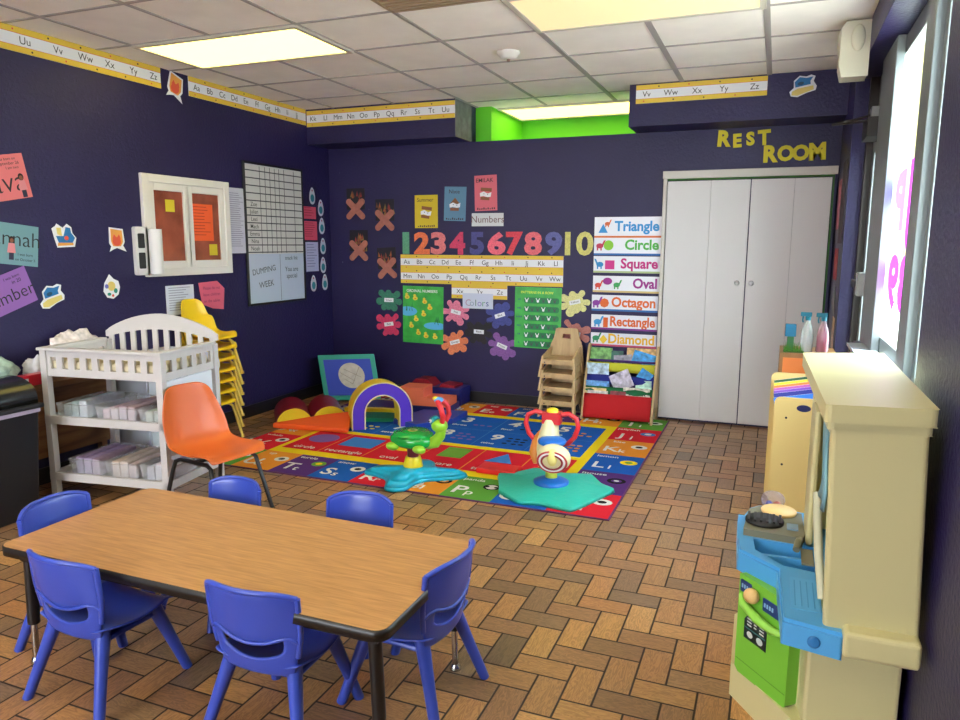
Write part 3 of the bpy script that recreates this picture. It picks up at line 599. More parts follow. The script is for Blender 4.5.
# --- whiteboard
t = thing('whiteboard', 'black framed whiteboard with a hand drawn chart and marker writing', 'whiteboard', (XL, 0, 0))
t.location = (0, 0, 0); M_ = WM('L', 5.337, 1.532); f = MB(); W2, H2 = .405, .595
for a in ((-W2, -H2, -W2+.02, H2), (W2-.02, -H2, W2, H2), (-W2+.02, -H2, W2-.02, -H2+.02), (-W2+.02, H2-.02, W2-.02, H2)): f.box((a[0], a[1], .001), (a[2], a[3], .02), mat('black_frame', '151518', .4), M_)
f.build('frame', t, bevel=.003); f = MB(); f.box((-W2+.02, -H2+.02, .001), (W2-.02, H2-.02, .012), mat('whiteboard_surface', 'bcc8dc', .25), M_); f.build('board', t)
f = MB(); f.box((-W2+.022, -.16, .0125), (W2-.022, H2-.022, .0145), mat('chart_paper', 'cac8c6', .6), M_); f.build('chart_sheet', t)
g_ = MB(); LN = mat('chart_line', '3c3a44', .6)
for k in range(12): y = H2-.07-k*.061; g_.box((-W2+.025, y-.0045, .0148), (W2-.025, y+.0045, .0152), LN, M_)
for x in (-.2, -.13, -.065, 0, .06, .13, .27): g_.box((x-.0035, -.155, .0148), (x+.0035, H2-.03, .0152), LN, M_)
g_.build('chart_lines', t); l = MB()
for k, s in enumerate(['Zoe', 'Julian', 'Lexi', 'Mach', 'Emma', 'Nina', 'Noah']): l.text(s, .05, INK, M_@T(-.29, H2-.345-k*.061, .0155), .004)
l.text('DUMPING', .07, LN, M_@T(-.185, -.3, .0128)@R(.12), 0); l.text('WEEK', .075, LN, M_@T(-.16, -.42, .0128)@R(.1), 0)
l.text('snack list', .05, INK, M_@T(.2, -.2, .0128)); l.text('You are', .06, INK, M_@T(.2, -.3, .0128)); l.text('special', .06, INK, M_@T(.2, -.36, .0128)); l.box((.035, -.57, .0124), (.039, -.165, .0128), LN, M_)
l.build('lettering', t)
# --- wall telephone with paper roll beside the window
t = thing('wall_telephone', 'white wall telephone with black openings beside the sliding window', 'telephone'); f = MB(); M_ = WM('L', 3.84, 1.405)
TW = mat('phone_white', 'd8d6d6', .35)
f.prism(rrect(-.055, -.165, .055, .165, .015), .001, .03, TW, M_); f.build('body', t, bevel=.003)
f = MB(); f.prism(rrect(-.035, .02, .02, .12, .008), .03, .034, INK, M_); f.prism(rrect(-.035, -.12, .02, -.01, .008), .03, .034, INK, M_); f.build('dark_opening', t)
f = MB(); f.tube([(.05, -.155, .075), (.05, .15, .075)], .045, TW, 20, M_@T(.025, 0, 0)); f.build('round_cover', t)
# papers on the right wall next to the closet
for u, v, wd, ht, h, lb in ((-5.95, 1.75, .22, .35, 'b86a78', 'pink paper on the narrow right wall beside the rest room doors'), (-5.62, 1.75, .3, .55, '3a3038', 'black, white and pink collage on the narrow right wall'), (-5.8, 1.33, .3, .22, '9a1f28', 'dark red paper on the narrow right wall'),
                       (-5.72, 1.08, .22, .2, '6a6a78', 'grey printed paper on the narrow right wall'), (-5.58, .86, .18, .22, 'c8a890', 'tan paper low on the narrow right wall')):
    paper(u, v, wd, ht, 0, mat('wall_paper_'+h, h, .7, var=.4, vscale=25), lb, [], w='R', cat='paper', name='wall_paper')
# ================================================================== rug
RC = {k: mat('rug_'+k, h, .95, bump=.3, bscale=300, spec=.1) for k, h in dict(red='cc2230', blue='1d58a8', green='5a9438', orange='dd8a2c', purple='55306e', yellow='e6c81c', white='d8d4cc', lblue='3f78b8', black='1a1a1a', lgreen='6a9a3a', violet='7a5a98').items()}
def rug():
    mb = MB(); X0, X1, Y0, Y1 = -3.58, -.74, 3.70, 6.10; z = .008
    mb.box((X0, Y0, .0005), (X1, Y1, z-.001), mat('rug_edge', '5a2a58', .9))
    def cell(x0, y0, x1, y1, c, dz=0): mb.add([(x0, y0, z+dz), (x1, y0, z+dz), (x1, y1, z+dz), (x0, y1, z+dz)], [(0, 1, 2, 3)], RC[c])
    def pl(poly, c, dz=.0008): mb.add([(x, y, z+dz) for x, y in poly], [tuple(range(len(poly)))], RC[c])
    def tx(t, x, y, s, c='white', b=.02, sx=1): mb.text(t, s, RC[c], T(x, y, z+.001), b, sx)
    xs = [-3.57, -3.27, -2.97, -2.67, -2.37, -2.06, -1.75, -1.43, -1.10, -.75]
    cell(-3.28, 4.10, -1.09, 5.72, 'yellow')
    word = dict(A='apple', B='bear', C='cat', D='dog', E='egg', F='fish', G='goat', H='horse', I='igloo', J='jellyfish', K='kite', L='lemon', M='mouse', N='nest', O='owl', P='panda', Q='queen', R='rug', S='snow', T='turtle', U='up', V='van', W='whale', X='x', Y='yarn', Z='zoo')
    def letter(ch, x0, y0, x1, y1, c):
        cell(x0, y0, x1, y1, c, .0003)
        w, h = x1-x0, y1-y0
        tx(ch, x0+w*.24, y0+h*.34, .18, 'white', .015); tx(ch.lower(), x0+w*.47, y0+h*.27, .11, 'white', .01)
        tx(word[ch], x0+w*.3, y1-h*.14, .06, 'white', .015)
        pc = {'P': 'black', 'S': 'white', 'T': 'lgreen', 'L': 'yellow', 'J': 'lblue', 'K': 'white', 'M': 'black', 'Q': 'black', 'H': 'black', 'E': 'white'}.get(ch, 'white')
        cx, cy = x0+w*.76, y0+h*.62
        pl(ell(w*.17, h*.13, 14, cx, cy), pc, .001)
        if ch == 'P':
            pl(ell(w*.12, h*.1, 14, cx, cy), 'white', .0014); pl(ell(w*.05, h*.04, 8, cx-.03, cy), 'black', .0018); pl(ell(w*.05, h*.04, 8, cx+.03, cy), 'black', .0018)
        elif pc != 'black': pl(ell(w*.08, h*.06, 10, cx, cy), {'yellow': 'lgreen', 'lgreen': 'yellow', 'lblue': 'white'}.get(pc, 'black'), .0014)
        else: pl(ell(w*.1, h*.07, 12, cx, cy), c, .0014); pl(ell(w*.05, h*.03, 12, cx, cy), 'white', .0018)
    for k, (ch, c) in enumerate(zip('VUTSRQPON', ['green', 'orange', 'purple', 'blue', 'red', 'orange', 'green', 'blue', 'red'])): letter(ch, xs[k], 3.71, xs[k+1], 4.10, c)
    for k, (ch, c) in enumerate(zip('ABCDEFGHI', ['red', 'blue', 'green', 'orange', 'red', 'blue', 'purple', 'orange', 'green'])): letter(ch, xs[k], 5.72, xs[k+1], 6.09, c)
    ys = [4.10, 4.515, 4.925, 5.33, 5.72]
    for k, (ch, c) in enumerate(zip('MLKJ', ['purple', 'blue', 'orange', 'red'])): letter(ch, -1.10, ys[k], -.75, ys[k+1], c)
    for k, (ch, c) in enumerate(zip('WXYZ', ['red', 'orange', 'blue', 'purple'])): letter(ch, -3.57, ys[k], -3.27, ys[k+1], c)
    # inner red strip
    rx = [-3.23, -2.93, -2.575, -2.21, -1.835, -1.475, -1.17]
    cell(rx[0], 4.20, rx[-1], 4.70, 'red', .0004)
    for x in rx[1:-1]: cell(x-.004, 4.20, x+.004, 4.70, 'orange', .0008)
    for k, t in enumerate(['circle', 'rectangle', 'oval', 'square', 'triangle', 'star']):
        x0, x1 = rx[k], rx[k+1]; cx = (x0+x1)/2; tx(t, cx-.0, 4.27, .085, 'white', .012, .95)
        if k == 0: pl(ell(.115, .115, 28, cx, 4.52), 'violet')
        if k == 1: pl([(cx-.135, 4.4), (cx+.14, 4.4), (cx+.14, 4.64), (cx-.135, 4.64)], 'lblue')
        if k == 2: pl(ell(.12, .08, 28, cx, 4.52), 'yellow')
        if k == 3: pl([(cx-.085, 4.43), (cx+.1, 4.43), (cx+.1, 4.67), (cx-.085, 4.67)], 'lgreen')
        if k == 4: pl([(cx-.1, 4.44), (cx+.1, 4.44), (cx, 4.66)], 'lblue')
        if k == 5: pl([(cx+(.09 if i % 2 else .04)*math.cos(PI/2+i*PI/5+PI/5), 4.52+(.09 if i % 2 else .04)*math.sin(PI/2+i*PI/5+PI/5)) for i in range(10)], 'yellow')
    bx = [-3.23+i*.412 for i in range(6)]; by = [4.77, 5.2, 5.63]
    cell(bx[0], by[0], bx[-1], by[-1], 'blue', .0004)
    for x in bx[1:-1]: cell(x-.003, by[0], x+.003, by[-1], 'lblue', .0008)
    cell(bx[0], 5.197, bx[-1], 5.203, 'lblue', .0008)
    random.seed(5)
    for n in range(1, 11):
        c_, r_ = (n-1) % 5, 0 if n <= 5 else 1; x0 = bx[c_]; y0 = 5.2 if r_ == 0 else 4.77
        tx(str(n), x0+.11, y0+.27, .2, 'white', .03); tx(['one', 'two', 'three', 'four', 'five', 'six', 'seven', 'eight', 'nine', 'ten'][n-1], x0+.1, y0+.1, .06, 'white', .02)
        for q in range(n):
            px_, py_ = x0+.22+(q % 3)*.06+random.uniform(-.008, .008), y0+.14+(q//3)*.07
            pl(ell(.022, .018, 8, px_, py_), ['orange', 'yellow', 'red', 'violet', 'black'][n % 5], .001)
    return mb.build('alphabet_rug')
tag(rug(), 'large multicoloured rug with alphabet, number and shape squares on the floor', 'rug')

# ================================================================== children's table
OAK = wood('oak_laminate', '9c6f42', 'bd8c56', (2.5, 34, 4), .36, 3.2, (.3, .7))
BLK = mat('black_metal', '121214', .35); CHR = mat('chrome', 'b9b4ac', .2, metal=1)
t = thing('activity_table', 'long oak-topped children\'s table with black edge and six blue chairs around it', 'table', (-1.637, 1.877, 0))
TW_, TD_ = 1.485, .648
f = MB(); f.prism(rrect(-TW_/2+.004, -TD_/2+.004, TW_/2-.004, TD_/2-.004, .036), .425, .4505, OAK); f.build('tabletop', t)
f = MB(); pts = rrect(-TW_/2, -TD_/2, TW_/2, TD_/2, .04, 8); inn = rrect(-TW_/2+.008, -TD_/2+.008, TW_/2-.008, TD_/2-.008, .032, 8); n = len(pts)
f.add([(x, y, z) for z in (.418, .449) for x, y in pts]+[(x, y, z) for z in (.418, .4495) for x, y in inn], [(i, (i+1) % n, n+(i+1) % n, n+i) for i in range(n)]+[(n+i, n+(i+1) % n, 3*n+(i+1) % n, 3*n+i) for i in range(n)]+[(2*n+i, 2*n+(i+1) % n, (i+1) % n, i) for i in range(n)], mat('black_edge_band', '15120f', .4), None, True)
f.build('edge_band', t)
f = MB()
for a in ((-TW_/2+.045, -TD_/2+.045, TW_/2-.045, -TD_/2+.06), (-TW_/2+.045, TD_/2-.06, TW_/2-.045, TD_/2-.045), (-TW_/2+.045, -TD_/2+.06, -TW_/2+.06, TD_/2-.06), (TW_/2-.06, -TD_/2+.06, TW_/2-.045, TD_/2-.06)): f.box((a[0], a[1], .385), (a[2], a[3], .424), BLK)
f.build('apron', t)
for sx in (-1, 1):
    for sy in (-1, 1):
        f = MB(); x, y = sx*(TW_/2-.065), sy*(TD_/2-.065); f.tube([(x, y, .42), (x+sx*.01, y, .15)], .02, BLK, 16); l = f.build('leg', t)
        f = MB(); f.tube([(x+sx*.01, y, .15), (x+sx*.014, y, .02)], .011, CHR, 12); f.lathe([(.02, .001), (.02, .01), (.012, .022)], CHR, 14, T(x+sx*.014, y, 0)); o = f.build('adjustable_foot', l); o['label'] = 'chrome adjustable foot'

# ================================================================== blue stacking chairs
BLUE = mat('blue_plastic', '364bae', .32, bump=.04, bscale=200)
def blue_chair(loc, rz, label):
    t = thing('toddler_chair', label, 'chair', loc, rz, 'blue stacking chairs around the table')
    NU = 14
    def us(): return [-1+2*j/NU for j in range(NU+1)]
    f = MB(); rows = []
    for i in range(9):
        s = i/8; y = .155-.30*s; z = .262+.012*(1-s)**2-.022*math.sin(PI*min(1, s*1.05))-.03*max(0, .12-s)/.12
        hw = .148+.01*math.sin(PI*s)
        rows.append([(u*hw, y, z+.022*abs(u)**3) for u in us()])
    f.grid(rows, BLUE); f.build('seat', t, solid=.009, sub=1)
    # back shell, lower band + upper panel with a crescent opening between them
    def by(u, z):   # depth of the back shell at height z
        s = (z-.24)/.27; return -.142-.055*s+.05*abs(u)**2.2*(.4+.6*s)
    rows = []
    for q in range(11):
        row = []
        for u in us():
            c = 1-u*u; zb = .338-.052*c; zp = .352-.032*c*1.0+.012*(abs(u) < .9)-.02*c
            top = .512-.022*abs(u)**4
            if q <= 3: z = .236+(zb-.236)*q/3
            elif q == 4: z = zb+.003
            elif q == 5: z = max(zp+.03*min(1, c*2), zb+.006)
            else: z0_ = max(zp+.03*min(1, c*2), zb+.006); z = z0_+(top-z0_)*(q-5)/5
            hw = .124+.028*min(1, (z-.236)/.14); row.append((u*hw, by(u, z), z))
        rows.append(row)
    f = MB(); skip = {(4, j) for j in range(2, NU-2)}
    f.grid(rows, BLUE, skip); f.build('backrest', t, solid=.011, sub=1, soff=0)
    f = MB(); K_ = len(rows)-1
    f.tube([(p[0], p[1]-.002, p[2]) for p in rows[K_]], .0085, BLUE, 8)
    for j in (0, NU): f.tube([(rows[i][j][0], rows[i][j][1]-.001, rows[i][j][2]) for i in range(2, K_+1)], .009, BLUE, 8)
    f.tube([(p[0], p[1]-.005, p[2]) for p in rows[5]], .006, BLUE, 8)
    f.build('rim', t)
    f = MB(); f.box((-.125, -.12, .222), (.125, .125, .24), BLUE); f.build('underframe', t, bevel=.008)
    for sx in (-1, 1):
        for a, b_ in (((sx*.106, -.105, .262), (sx*.168, -.19, 0)), ((sx*.112, .08, .258), (sx*.16, .165, 0))):
            f = MB(); f.tube([a, tuple(a[i]*.5+b_[i]*.5 for i in range(3)), b_], [.024, .019, .0165], BLUE, 12); f.build('leg', t)
    return t
def bchair(src, loc, rz, label): return dup(src, loc, math.radians(rz), label)
c1 = blue_chair((-1.985, 1.64, 0), math.radians(-3), 'blue toddler chair nearest the left table leg, on the near side')
bchair(c1, (-1.325, 1.70, 0), 2, 'blue toddler chair on the table\'s near side, cut by the bottom edge')
bchair(c1, (-1.035, 1.975, 0), 86, 'blue toddler chair at the right end of the table')
fa = bchair(c1, (-2.03, 2.17, 0), 176, 'blue toddler chair across the table, in front of the orange chair')
fb = bchair(c1, (-1.43, 2.21, 0), 187, 'blue toddler chair across the table, nearer the rug toys than the orange chair')
bchair(c1, (-2.285, 1.83, 0), -84, 'blue toddler chair at the left end of the table, beside the black bin')

for q_ in (fa, fb): q_.scale = (.88, .95, .95)
# ================================================================== moulded shell chairs with tube legs
def shell_chair(name, label, loc, rz, shell, legm, W=.36, D=.36, SH_=.31, BH=.63, group=None, foot=None, cat='chair'):
    t = thing(name, label, cat, loc, rz, group); hw = W/2; NU = 12
    prof = [(-.5*D-.06, BH, .70), (-.5*D-.052, BH-.04, .8), (-.5*D-.035, BH-.14, .92), (-.5*D-.012, SH_+.12, 1.0), (-.5*D+.015, SH_+.045, 1.02), (-.5*D+.06, SH_+.005, 1.0), (0, SH_-.012, 1.0), (.28*D, SH_, 1.0), (.45*D, SH_+.006, .96), (.52*D, SH_-.012, .9)]
    rows = []
    for i, (y, z, k) in enumerate(prof):
        row = []
        for j in range(NU+1):
            u = -1+2*j/NU; e = abs(u)**3
            lift = .03*e if 3 <= i <= 8 else 0; fwd = .035*e if i <= 4 else 0
            zz = z+lift-(.03*abs(u)**5 if i < 2 else 0); row.append((u*hw*k, y+fwd, zz))
        rows.append(row)
    f = MB(); f.grid(rows, shell); f.build('seat_shell', t, solid=.01, sub=2)
    for sx in (-1, 1):
        x = sx*hw*.72
        f = MB(); f.tube([(x, .02, SH_-.028), (x, -.28*D, SH_-.028), (x*1.03, -.38*D, SH_-.04), (x*1.08, -.43*D, SH_-.09), (x*1.28, -.6*D, .012)], .0115, legm, 10); l = f.build('leg', t)
        g_ = MB(); g_.tube([(x*1.28, -.6*D, .02), (x*1.285, -.6*D-.002, .001)], .0145, foot or legm, 10); g_.build('foot_glide', l)
        f = MB(); f.tube([(x, .02, SH_-.03), (x, .3*D, SH_-.03), (x*1.03, .39*D, SH_-.045), (x*1.28, .6*D, .012)], .0115, legm, 10); l = f.build('leg', t)
        g_ = MB(); g_.tube([(x*1.28, .6*D, .02), (x*1.285, .6*D+.002, .001)], .0145, foot or legm, 10); g_.build('foot_glide', l)
    f = MB(); f.box((-hw*.72, -.01, SH_-.034), (hw*.72, .03, SH_-.022), legm); f.build('cross_brace', t)
    return t
shell_chair('school_chair', 'orange moulded plastic chair with black legs in front of the changing table', (-2.74, 3.0, 0), math.radians(-99), mat('orange_plastic', 'cc6026', .38, bump=.05, bscale=250), BLK, .40, .36, .355, .70, foot=mat('brass_foot', '8a7a4a', .3, metal=1))
YP = mat('yellow_plastic', 'ecc61c', .38); YM = mat('yellow_metal', 'd6b64e', .35)
y0c = shell_chair('school_chair', 'yellow plastic chair, lowest of the stack behind the changing table', (-3.86, 4.21, 0), math.radians(-92), YP, YM, .29, .27, .29, .56, group='stacked yellow plastic chairs')
for k, w in enumerate(['second', 'third', 'fourth', 'fifth', 'sixth', 'topmost'], 1):
    dup(y0c, (-3.86+.004*k, 4.21, .082*k), math.radians(-92), ('yellow plastic chair, %s from the bottom of the stack behind the changing table' % w) if k < 6 else 'yellow plastic chair topmost on the stack, its whole back showing')

# ================================================================== stacked wooden chairs
BIR = wood('birch_plywood', 'b39468', 'c9ab7c', (6, 6, 1), .5, 3)
def wood_chair(loc, label):
    t = thing('wooden_chair', label, 'chair', loc, 0, 'stacked wooden toddler chairs')
    for sx in (-1, 1):
        Mx = T(sx*.155, 0, 0)@R(-sx*.13, 'Y')@Matrix(((0,0,1,0),(1,0,0,0),(0,1,0,0),(0,0,0,1)))
        f = MB(); f.prism([(-.17, .0), (-.115, .0), (-.085, .11), (.075, .11), (.115, 0), (.17, 0), (.155, .2), (.13, .235), (-.02, .2), (-.135, .175)], -.008, .008, BIR, Mx); f.build('side_panel', t, bevel=.003)
    f = MB(); f.box((-.145, -.14, .135), (.145, .11, .151), BIR); f.build('seat', t, bevel=.003)
    f = MB(); Mb = T(0, .125, .15)@R(-.1, 'X')@Matrix(((1,0,0,0),(0,0,-1,0),(0,1,0,0),(0,0,0,1)))
    out = [(-.13, .0), (.13, .0), (.125, .15), (.105, .225), (.08, .24), (-.08, .24), (-.105, .225), (-.125, .15)]
    # panel with hand hole: build as frame pieces
    f.prism([(-.15, 0), (.15, 0), (.14, .09), (.115, .15), (-.115, .15), (-.14, .09)], -.008, .008, BIR, Mb)
    f.prism([(-.115, .15), (-.035, .15), (-.035, .19), (-.104, .2)], -.008, .008, BIR, Mb); f.prism([(.035, .15), (.115, .15), (.104, .2), (.035, .19)], -.008, .008, BIR, Mb)
    f.prism([(-.104, .2), (-.035, .19), (.035, .19), (.104, .2), (.1, .23), (.08, .24), (-.08, .24), (-.1, .23)], -.008, .008, BIR, Mb)
    f.build('backrest', t)
    f = MB(); f.box((-.14, -.148, .11), (.14, -.135, .138), BIR); f.ball((-.11, -.15, .125), (.006, .004, .006), BLK, seg=8, rings=6); f.build('front_rail', t)
    return t
for k, w in enumerate(['lowest', 'second lowest', 'second highest', 'topmost']):
    lb = 'wooden toddler chair, %s of the stack beside the book display' % w
    wc = wood_chair((-1.645, 5.98, 0), lb) if k == 0 else dup(wc, (-1.645, 5.98, .118*k), 0, lb)

# ================================================================== sling book display
t = thing('book_display', 'wooden sling book display with coloured fabric pockets by the rest room doors', 'book display', (-1.15, 6.0, 0))
for sx in (-1, 1):
    Mx = Matrix(((0,0,1,sx*.29),(1,0,0,0),(0,1,0,0),(0,0,0,1)))
    f = MB(); f.prism([(-.13, 0), (-.085, 0), (-.02, .12), (.1, .12), (.125, 0), (.165, 0), (.165, .6), (.13, .625), (.095, .6), (-.05, .22)], -.009, .009, BIR, Mx); f.build('side_panel', t, bevel=.003)
def sling(z0, z1, y0, y1, m, nm):
    f = MB(); rows = []
    for i in range(5):
        s = i/4; rows.append([(u*.278, y0+(y1-y0)*s-.01*math.sin(PI*s)+.004*math.sin(u*9), z0+(z1-z0)*s) for u in [-1+j/6 for j in range(13)]])
    rows.append([(p[0], p[1]+.03, p[2]-.02) for p in rows[-1]])
    f.grid(rows, m); o = f.build('fabric_pocket', t, solid=.004); o['label'] = nm+' fabric pocket'
sling(.03, .225, -.12, -.07, mat('red_canvas', 'b8121c', .85, bump=.3), 'red')
sling(.225, .28, -.04, -.03, mat('green_canvas', '12663a', .85, bump=.3), 'green')
sling(.30, .375, .0, .01, mat('navy_canvas', '18247e', .85, bump=.3), 'navy blue')
sling(.40, .475, .04, .05, mat('yellow_canvas', 'b8b82a', .85, bump=.3), 'yellow')
sling(.48, .495, .08, .085, mat('purple_canvas', '4a2870', .85, bump=.3), 'purple')
BK = [(-1.345, 6.115, .47, .2, .12, 'picture_green', '6ea858', 0, 'green and white picture book at the upper left of the book display'),
      (-1.2, 6.11, .47, .1, .1, 'picture_dkgreen', '245a4c', 0, 'dark green book at the top middle of the book display'),
      (-1.145, 6.10, .455, .15, .085, 'picture_grey', '8a8a96', -6, 'grey book tilted at the top middle of the book display'),
      (-1.0, 6.117, .47, .24, .13, 'picture_tan', 'c8a466', 0, 'tan book at the upper right of the book display'),
      (-.985, 6.10, .47, .19, .1, 'picture_cyan', '1f8fd0', 14, 'bright blue wavy book in front of the tan book'),
      (-1.345, 6.025, .37, .19, .1, 'picture_pale', 'a9c2d4', 0, 'pale blue book on the second row, left of the yellow pocket'),
      (-1.335, 5.985, .27, .2, .055, 'picture_sky', '5a9ad8', 0, 'sky blue book on the third row at the left'),
      (-1.10, 5.985, .27, .17, .15, 'picture_lilac', 'b6b0c2', -26, 'lilac-grey book leaning in the middle of the book display'),
      (-1.0, 6.0, .30, .11, .15, 'picture_azure', '1a86c8', 32, 'azure blue fan-shaped book right of the lilac book'),
      (-.95, 5.99, .26, .13, .09, 'picture_mint', 'a8cfc0', 0, 'mint book at the right of the third row'),
      (-1.34, 5.95, .2, .18, .07, 'picture_sand', 'c9b478', 0, 'sand coloured book behind the red pocket at the left'),
      (-1.32, 5.937, .19, .17, .06, 'picture_white', 'c4bcb8', 0, 'white edged book in front of the sand coloured book'),
      (-1.15, 5.945, .19, .13, .065, 'picture_maroon', '7a2830', 0, 'dark red book in the middle of the red pocket'),
      (-1.0, 5.955, .19, .22, .1, 'picture_cream', 'c8c2b4', 0, 'cream book with black handwriting at the right of the red pocket')]
for x, y, z, w, h, nm, hx, r, lb in BK:
    m = mat(nm, hx, .45, var=.5, vscale=30) if 'pict' in nm else 0
    Mx = T(x, y, z)@R(-.12, 'X')@R(math.radians(r), 'Y')
    f = MB(); f.box((-w/2, -.004, 0), (w/2, -.002, h), m, Mx); f.box((-w/2, .008, 0), (w/2, .01, h), m, Mx); f.box((-w/2, -.002, 0), (-w/2+.003, .008, h), m, Mx)
    o = f.build('picture_book'); tag(o, lb, 'book', 'picture books in the display')
    f = MB(); f.box((-w/2+.003, -.002, .003), (w/2-.003, .008, h-.003), WHITE, Mx); f.build('pages', o)
    if 'handwriting' in lb: f = MB(); f.text('Thank', .06, INK, Mx@T(0, -.0055, .055)@R(PI/2, 'X'), .01); f.build('lettering', o)

# ================================================================== foam play blocks
def foam(n, h): return mat('foam_'+n, h, .4, bump=.05, bscale=40)
FY, FP, FG, FB, FR, FO, FS, FN, FT = foam('yellow', 'e8c428'), foam('purple', '5030b8'), foam('green', '0e7a52'), foam('blue', '1c3a9c'), foam('dark_red', '8a1224'), foam('orange', 'ee5c1c'), foam('salmon', 'f07858'), foam('navy', '1a1f66'), foam('teal', '0f8f7e')
PIPE = mat('cream_piping', 'e0cf9a', .6)
# arch tunnel
a0 = Vector((-3.0, 4.79, .012)); ang = math.radians(41)
Mx = T(*a0)@R(ang)@Matrix(((1,0,0,.24),(0,0,-1,0),(0,1,0,0),(0,0,0,1)))  # local x along face, y up, z toward camera
ro, ri, leg = .24, .14, .125
outer = [(ro, 0)]+[(ro*math.cos(t_), leg+ro*math.sin(t_)) for t_ in [PI*i/24 for i in range(25)]]+[(-ro, 0)]
inner = [(-ri, 0)]+[(-ri*math.cos(t_), leg+ri*math.sin(t_)) for t_ in [PI*i/24 for i in range(25)]]+[(ri, 0)]
f = MB(); P = outer+inner; n = len(outer)
def archface(m, z, mt):
    vs = [(x, y, z) for x, y in outer]+[(x, y, z) for x, y in inner[::-1]]
    m.add(vs, [(i, i+1, n+i+1, n+i) for i in range(n-1)], mt, Mx)
archface(f, 0, FP); archface(f, -.2, FP); o_ = MB()
for ring in (outer, inner):
    k = len(ring); f.add([(x, y, 0) for x, y in ring]+[(x, y, -.2) for x, y in ring], [(i, i+1, k+i+1, k+i) for i in range(k-1)], FY, Mx, True)
for s in ((outer[0], inner[-1]), (outer[-1], inner[0])):
    (xa, _), (xb, _) = s; f.add([(xa, 0, 0), (xb, 0, 0), (xb, 0, -.2), (xa, 0, -.2)], [(0, 1, 2, 3)], FY, Mx)
o = f.build('foam_arch'); tag(o, 'foam tunnel arch with purple front and yellow sides on the rug', 'foam block')
f = MB(); f.tube([(x, y, .001) for x, y in outer], .005, PIPE, 6, Mx); f.tube([(x, y, .001) for x, y in inner], .005, PIPE, 6, Mx); f.build('piping', o)
# two-hump climber
t = thing('foam_hump_climber', 'dark red two-hump foam climber with yellow ends beside the left wall', 'foam block', (-3.555, 4.80, 0), math.atan2(.64, .77))
for k in (0, 1):
    f = MB(); prof = [(.142*math.cos(PI*i/20), .135*math.sin(PI*i/20)) for i in range(21)]; Mx = T(k*.285, 0, .002)@Matrix(((1,0,0,0),(0,0,-1,0),(0,1,0,0),(0,0,0,1)))
    f.prism(prof, -.48, 0, FR, Mx, top=FY, smooth=True); f.build('hump', t)
# orange wedge
mb = MB(); P = [(-3.62, 4.60), (-2.985, 4.70), (-3.13, 4.99), (-3.3, 4.88)]; Zt = [.06, .045, .115, .10]
mb.add([(x, y, .012) for x, y in P]+[(x, y, z) for (x, y), z in zip(P, Zt)], [(3, 2, 1, 0), (4, 5, 6), (4, 6, 7), (0, 1, 5, 4), (1, 2, 6, 5), (2, 3, 7, 6), (3, 0, 4, 7)], FO)
o = mb.build('foam_wedge', bevel=.01); tag(o, 'low orange foam wedge in front of the two-hump climber', 'foam block')
# leaning square with circle
bl, br = Vector((-3.80, 5.60, .02)), Vector((-3.36, 5.88, .02)); xd = (br-bl); wd = xd.length; xd.normalize(); nrm = Vector((xd.y, -xd.x, 0)); up = (Vector((0, 0, 1))*.96-nrm*.20+xd*(-.13)).normalized(); zz = xd.cross(up)
Mx = Matrix(((xd.x, up.x, zz.x, bl.x), (xd.y, up.y, zz.y, bl.y), (xd.z, up.z, zz.z, bl.z), (0, 0, 0, 1)))
f = MB(); f.box((0, 0, -.05), (wd, .43, 0), FT, Mx); o = f.build('foam_square', bevel=.006); tag(o, 'teal foam square with a blue field and white circle leaning in the corner', 'foam block')
f = MB(); f.box((.045, .045, .0005), (wd-.045, .385, .004), foam('royal', '1238b0'), Mx); f.build('blue_field', o)
f = MB(); CF = mat('cream_circle', 'b9b2a8', .6, var=.15, vscale=20); f.prism(ell(.12, .12, 32, wd*.54, .23), .0045, .008, CF, Mx); LB = mat('seam_brown', '6a5a50', .7)
for a, b_ in (((-.06, .05), (.09, -.03)), ((-.07, -.04), (.0, -.09)), ((0, -.09), (.08, .07)), ((-.1, .02), (.02, -.06))): f.tube([(wd*.54+a[0], .24+a[1], .0085), (wd*.54+b_[0], .24+b_[1], .0085)], .0015, LB, 5, Mx)
f.build('circle', o)
# purple slab with yellow frame
def slab(P, z0, z1, m, side=None): q = MB(); q.prism(P, z0, z1, m, None, None, side); return q
o = slab([(-3.40, 5.30), (-2.93, 5.42), (-2.98, 5.75), (-3.34, 5.72)], .01, .055, FY).build('foam_slab', bevel=.006); tag(o, 'yellow framed purple foam slab seen through the arch', 'foam block')
slab([(-3.34, 5.36), (-2.985, 5.46), (-3.02, 5.70), (-3.30, 5.68)], .0555, .06, foam('plum', '3a1a66')).build('purple_field', o)
o = slab([(-3.30, 4.98), (-2.86, 5.16), (-2.78, 5.36), (-3.0, 5.34), (-3.38, 5.22)], .01, .04, FG).build('foam_mat', bevel=.006); tag(o, 'green foam mat lying behind the purple arch', 'foam block')
o = slab([(-2.82, 5.12), (-2.56, 5.02), (-2.37, 5.30), (-2.37, 5.62), (-2.74, 5.52)], .01, .05, FB).build('foam_mat', bevel=.006); tag(o, 'blue foam mat between the arch and the salmon steps', 'foam block')
t = thing('foam_steps', 'salmon pink two-step foam block standing on a navy base', 'foam block', (-2.99, 5.54, 0), .08)
f = MB(); f.box((0, 0, .012), (.46, .3, .07), FN); f.build('base', t, bevel=.006)
f = MB(); f.prism([(0, .071), (.46, .071), (.46, .14), (.23, .14), (.23, .225), (0, .225)], -.22, 0, FS, Matrix(((1,0,0,0),(0,0,-1,0),(0,1,0,0),(0,0,0,1)))); f.build('steps', t, bevel=.006)
t = thing('foam_block', 'navy and dark red foam block behind the salmon steps at the back wall', 'foam block', (-3.12, 5.90, 0), 0)
